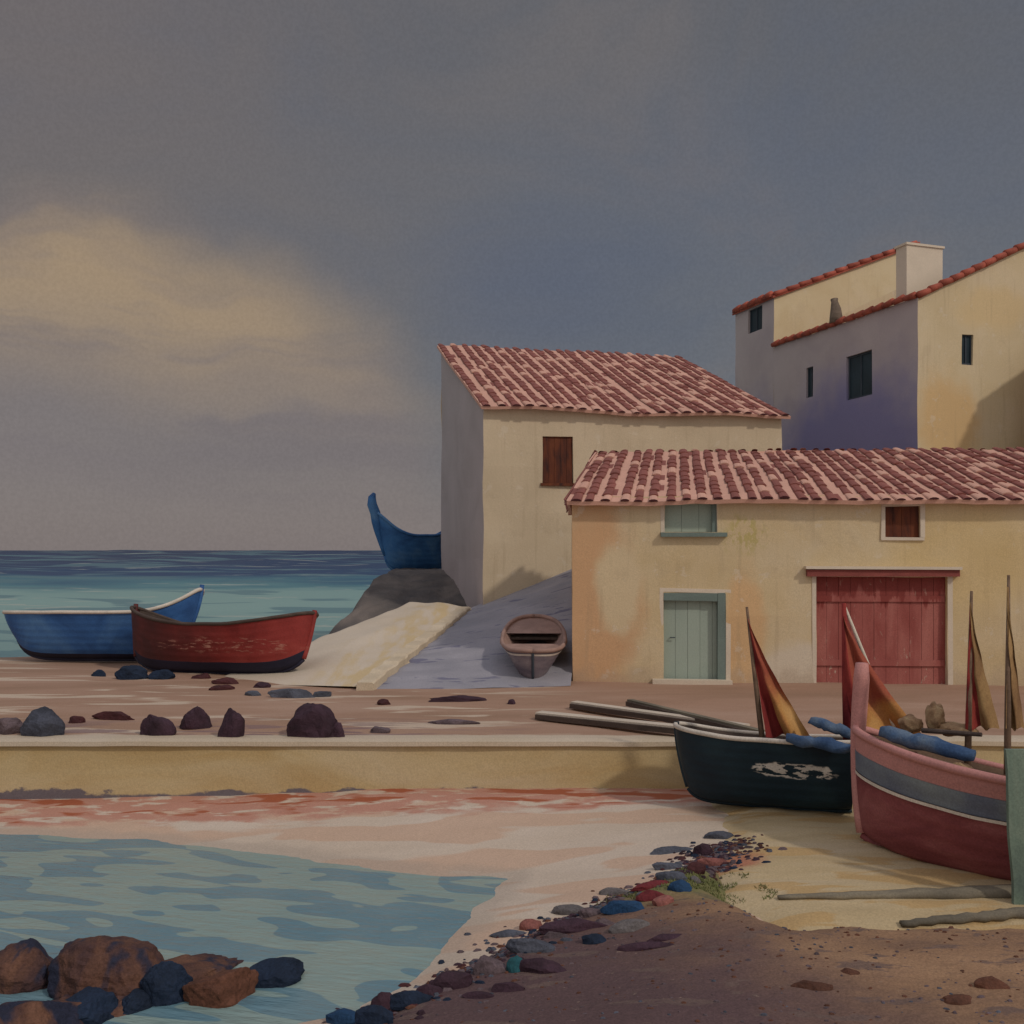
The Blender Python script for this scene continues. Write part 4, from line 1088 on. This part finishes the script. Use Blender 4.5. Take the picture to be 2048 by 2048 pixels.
# the dark rocks standing in the pool; (x, base y, width, height) in the 1932 px view
RG = 'rocks standing in the harbour water'
for k, (lb, xc, yb, w, hgt, m) in enumerate((
        ('largest brown rock in the water, streaked with dark weed', 178, 1890, 250, 150, 'rock_big'),
        ('dark brown rock cut by the left edge, behind the largest rock', 18, 1868, 150, 105, 'rock_big'),
        ('black navy rock standing against the right flank of the largest rock', 306, 1893, 100, 100, 'rock_navy'),
        ('low brown rock with a dark hollow, right of the black navy rock', 405, 1895, 130, 80, 'rock_brown'),
        ('flat navy rock at the seaward tip of the rock group', 505, 1862, 115, 52, 'rock_navy'),
        ('flat black rock in front of the largest rock', 150, 1934, 150, 62, 'rock_navy'),
        ('brown rock in the bottom left corner of the water', 40, 1985, 220, 120, 'rock_big'),
        ('long low dark brown reef rock awash beneath the others', 215, 1915, 430, 46, 'rock_big'),
        ('small blue black rock wedged between the flat black rock and the navy rock', 245, 1908, 90, 42, 'rock_navy'))):
    P = ground_at(xc, yb, lambda X, Y: WATER, 4)
    s = DK * P.y / F
    rock('rock', lb, 'rock', (P.x, P.y + w * s * .25, WATER - .10), (w * s * .58, min(.44, w * s * .42), hgt * s * .68 + .1), M[m], 100 + k, RG, 0.12 * k, 12, 5)

def S2(x): return x * 1932 / 2048.0
ORD = ['first', 'second', 'third', 'fourth', 'fifth', 'sixth', 'seventh', 'eighth', 'ninth', 'tenth', 'eleventh', 'twelfth']
# stones on the quay: (x, centre y, w, h, colour) in photograph pixels
QS = [(197, 1346, 33, 17, 'navy'), (261, 1342, 66, 36, 'navy'), (322, 1348, 58, 26, 'navy'), (402, 1353, 44, 15, 'maroon'), (449, 1362, 58, 18, 'maroon'), (442, 1376, 54, 14, 'maroon'),
      (522, 1370, 38, 16, 'plum'), (504, 1387, 36, 13, 'slate'), (580, 1387, 100, 26, 'slate'), (645, 1389, 44, 16, 'slate'),
      (69, 1440, 96, 70, 'storm'), (14, 1448, 60, 44, 'mauve'), (152, 1439, 36, 20, 'maroon'), (221, 1432, 98, 24, 'maroon'),
      (319, 1446, 72, 56, 'plum'), (388, 1432, 66, 54, 'plum'), (446, 1452, 54, 70, 'plum'), (612, 1446, 114, 80, 'plum'), (674, 1458, 30, 42, 'plum'),
      (766, 1404, 30, 15, 'maroon'), (915, 1399, 120, 16, 'plum'), (1023, 1404, 17, 13, 'plum'), (900, 1446, 120, 12, 'mauve'), (760, 1460, 40, 16, 'mauve')]
QL = {0: 'small dark navy stone left of the wide navy one, below the blue boat', 1: 'wide navy stone below the gap between the blue and red boats', 2: 'low navy stone under the dark end of the red boat',
      3: 'flat maroon stone just below the red boat keel', 4: 'longer maroon stone, upper of the stacked pair below the red boat', 5: 'maroon stone, lower of the stacked pair below the red boat',
      6: 'small plum stone under the right end of the red boat', 7: 'small slate stone left of the widest slate stone', 8: 'widest slate stone on the quay, at the foot of the cream slope', 9: 'small slate stone right of the widest slate stone',
      10: 'big slate blue boulder leaning left on the quay', 11: 'pale mauve boulder at the left edge beside the slate boulder', 12: 'small square maroon stone right of the slate boulder', 13: 'long flat maroon stone on the quay',
      14: 'slanting plum rock, first of the four dark quay rocks', 15: 'broad topped plum rock beside the slanting one', 16: 'upright plum rock standing at the quay edge', 17: 'largest rounded plum boulder on the quay',
      18: 'small plum rock touching the largest rounded boulder', 19: 'small maroon stone in front of the ramp foot', 20: 'long flat plum stone lying along the ramp foot', 21: 'tiny round plum stone right of the long flat one',
      22: 'long faint mauve stone on the brown quay earth', 23: 'small mauve stone near the quay wall'}
for k, (xc, yc, w, hh, c) in enumerate(QS):
    P = ground_at(xc, yc + hh / 2 - 2, lambda X, Y: 0.0, 8, 45, .5)
    s = .5 * P.y / F
    P.y = max(P.y, 15.42); P.x *= P.y / max(15.42, P.y)
    ro = rock("stone", QL[k], 'stone', (P.x, P.y + w * s * .15, -.03), (w * s * .51, max(.10, min(w, hh * 1.3) * s * .4), hh * s * (.95 if k in (10, 14, 15, 16, 17) else .74) + .03), M['rock_' + c], 300 + k, 'dark stones scattered on the quay', rng.uniform(-.2, .2), 9, 4)
    lean = {10: .30, 14: -.42, 16: .16, 15: .12, 17: .10}.get(k)
    if lean: ro.rotation_euler[1] = lean; ro.location.z -= .05
# stones edging the bank
BS = [(1345, 1703, 84, 12, 'slate'), (1341, 1734, 76, 13, 'slate'), (1392, 1736, 40, 22, 'maroon'), (1345, 1752, 62, 16, 'slate'), (1304, 1772, 84, 13, 'red'), (1362, 1773, 50, 22, 'blue'),
      (1233, 1786, 68, 14, 'grey'), (1300, 1792, 66, 22, 'red'), (1326, 1803, 44, 18, 'coral'), (1248, 1815, 86, 24, 'blue'), (1142, 1823, 74, 18, 'grey'), (1186, 1826, 62, 16, 'mauve'),
      (1064, 1851, 46, 20, 'coral'), (1151, 1855, 140, 24, 'plum'), (1262, 1853, 84, 22, 'grey'), (1188, 1879, 52, 18, 'navy'), (1014, 1871, 84, 12, 'slate'), (1060, 1893, 104, 28, 'slate'),
      (1032, 1928, 40, 32, 'teal'), (1080, 1936, 104, 26, 'plum'), (978, 1930, 72, 36, 'mauve'), (905, 1962, 96, 34, 'plum'), (1022, 1977, 72, 16, 'plum'), (820, 1998, 84, 28, 'navy'),
      (770, 2003, 62, 40, 'plum'), (690, 2036, 84, 26, 'blue'), (752, 2034, 84, 36, 'navy'), (1337, 1877, 84, 10, 'plum'), (1300, 1897, 120, 12, 'plum'), (1432, 1727, 70, 16, 'coral'),
      (1410, 1700, 44, 26, 'plum'), (1440, 1672, 60, 16, 'slate'), (1392, 1760, 24, 12, 'grey'), (860, 1984, 60, 22, 'plum'), (1210, 1846, 50, 14, 'mauve'), (1110, 1872, 50, 12, 'mauve'),
      (1630, 1974, 84, 14, 'brown'), (1985, 1968, 64, 22, 'brown'), (1920, 2005, 70, 14, 'brown'), (960, 1996, 70, 12, 'plum'), (1700, 1946, 40, 8, 'brown')]
cnt = {}
order = sorted(range(len(BS)), key=lambda i: -(BS[i][0] - BS[i][1]))
tot = {}
for b in BS: tot[b[4]] = tot.get(b[4], 0) + 1
CN = {'plum': 'plum', 'maroon': 'maroon', 'navy': 'black navy', 'blue': 'bright blue', 'slate': 'slate blue', 'grey': 'pale grey', 'mauve': 'mauve', 'red': 'dark red', 'coral': 'coral pink', 'teal': 'teal', 'brown': 'brown'}
for i in order:
    xc, yc, w, hh, c = BS[i]; cnt[c] = cnt.get(c, 0) + 1
    P = ground_at(xc, yc + hh / 2 - 2, shore_h, 5.0, 16, .5)
    s = .5 * P.y / F
    where = 'edging the bank' if c != 'brown' else 'on the brown bank'
    lb = ('only %s stone %s' % (CN[c], where)) if tot[c] == 1 else '%s %s flat stone %s, counted from the dinghy end' % (ORD[cnt[c] - 1], CN[c], where)
    rock('shore_stone', lb, 'stone', (P.x, P.y + w * s * .1, P.z - .03), (w * s * .55, max(.06, min(w * .3, hh) * s * .8), hh * s * .9 + .03), M['rock_' + c], 500 + i, 'stones edging the bank', rng.uniform(-.25, .25), 8, 3)

# grass on the bank
mb = MB(); r = random.Random(5)
for k in range(5200):
    a, rr = r.random() * 6.28, r.random() ** .7
    X, Y = 1.75 + rr * 1.0 * math.cos(a), 10.45 + rr * .75 * math.sin(a)
    if n3(X * 3.1, Y * 4.2, 6) < -.05 + .5 * (rr - .5): continue
    zz = shore_h(X, Y); hgt = r.uniform(.012, .034); an = r.random() * 3.14; lx, ly = r.uniform(-.03, .03), r.uniform(-.03, .03)
    w = .009
    mb.poly([(X - w * math.cos(an), Y - w * math.sin(an), zz - .01), (X + w * math.cos(an), Y + w * math.sin(an), zz - .01), (X + lx, Y + ly, zz + hgt)])
tag(mb.build('grass', duo('olive_grass', A(.15, .16, .06), 1.3, scale=2), weld=False), 'short olive grass growing on the stony bank', 'grass', kind='stuff')

# fine gravel along the bank
mb = MB(); r = random.Random(8)
EDGE = [(-1.75, 7.6), (-1.05, 8.35), (-.42, 9.2), (.18, 10.0), (1.0, 10.65), (1.9, 11.5), (2.35, 12.3)]
def pebble(X, Y, q, m):
    zz = shore_h(X, Y); i = len(mb.v); ex, ey, ez = q * r.uniform(.8, 1.7), q * r.uniform(.6, 1.1), q * r.uniform(.3, .6)
    ro = r.uniform(-.4, .4); c, s_ = math.cos(ro), math.sin(ro)
    for k in range(6):
        th = k * math.pi / 3 + r.uniform(-.2, .2); dx, dy = math.cos(th) * ex, math.sin(th) * ey
        mb.v.append(Vector((X + dx * c - dy * s_, Y + dx * s_ + dy * c, zz - .004)))
    for k in range(6):
        th = k * math.pi / 3 + r.uniform(-.2, .2); dx, dy = math.cos(th) * ex * .6, math.sin(th) * ey * .6
        mb.v.append(Vector((X + dx * c - dy * s_, Y + dx * s_ + dy * c, zz + ez * r.uniform(.8, 1.1))))
    for k in range(6):
        mb.f.append((i + k, i + (k + 1) % 6, i + 6 + (k + 1) % 6, i + 6 + k)); mb.m.append(m)
    mb.f.append(tuple(i + 6 + k for k in range(6))); mb.m.append(m)
for k in range(3200):
    j = r.randrange(len(EDGE) - 1); t_ = r.random(); p = Vector(EDGE[j]).lerp(Vector(EDGE[j + 1]), t_)
    X, Y = p.x + r.gauss(.25, .24), p.y + r.gauss(-.14, .15)
    pebble(X, Y, r.uniform(.012, .045), r.choice((0, 0, 1, 1, 2, 3, 4, 5)))
for k in range(1300):
    X, Y = r.uniform(-1.5, 7), r.uniform(6.4, 9.6)
    if sdist(BANK, X, Y) < .1: continue
    pebble(X, Y, r.uniform(.006, .022), r.choice((1, 1, 5, 5, 3)))
tag(mb.build('gravel', [M['rock_' + k] for k in ('plum', 'mauve', 'navy', 'slate', 'maroon', 'brown')], weld=False), 'fine dark gravel along the bank and shoreline', 'gravel', kind='stuff')
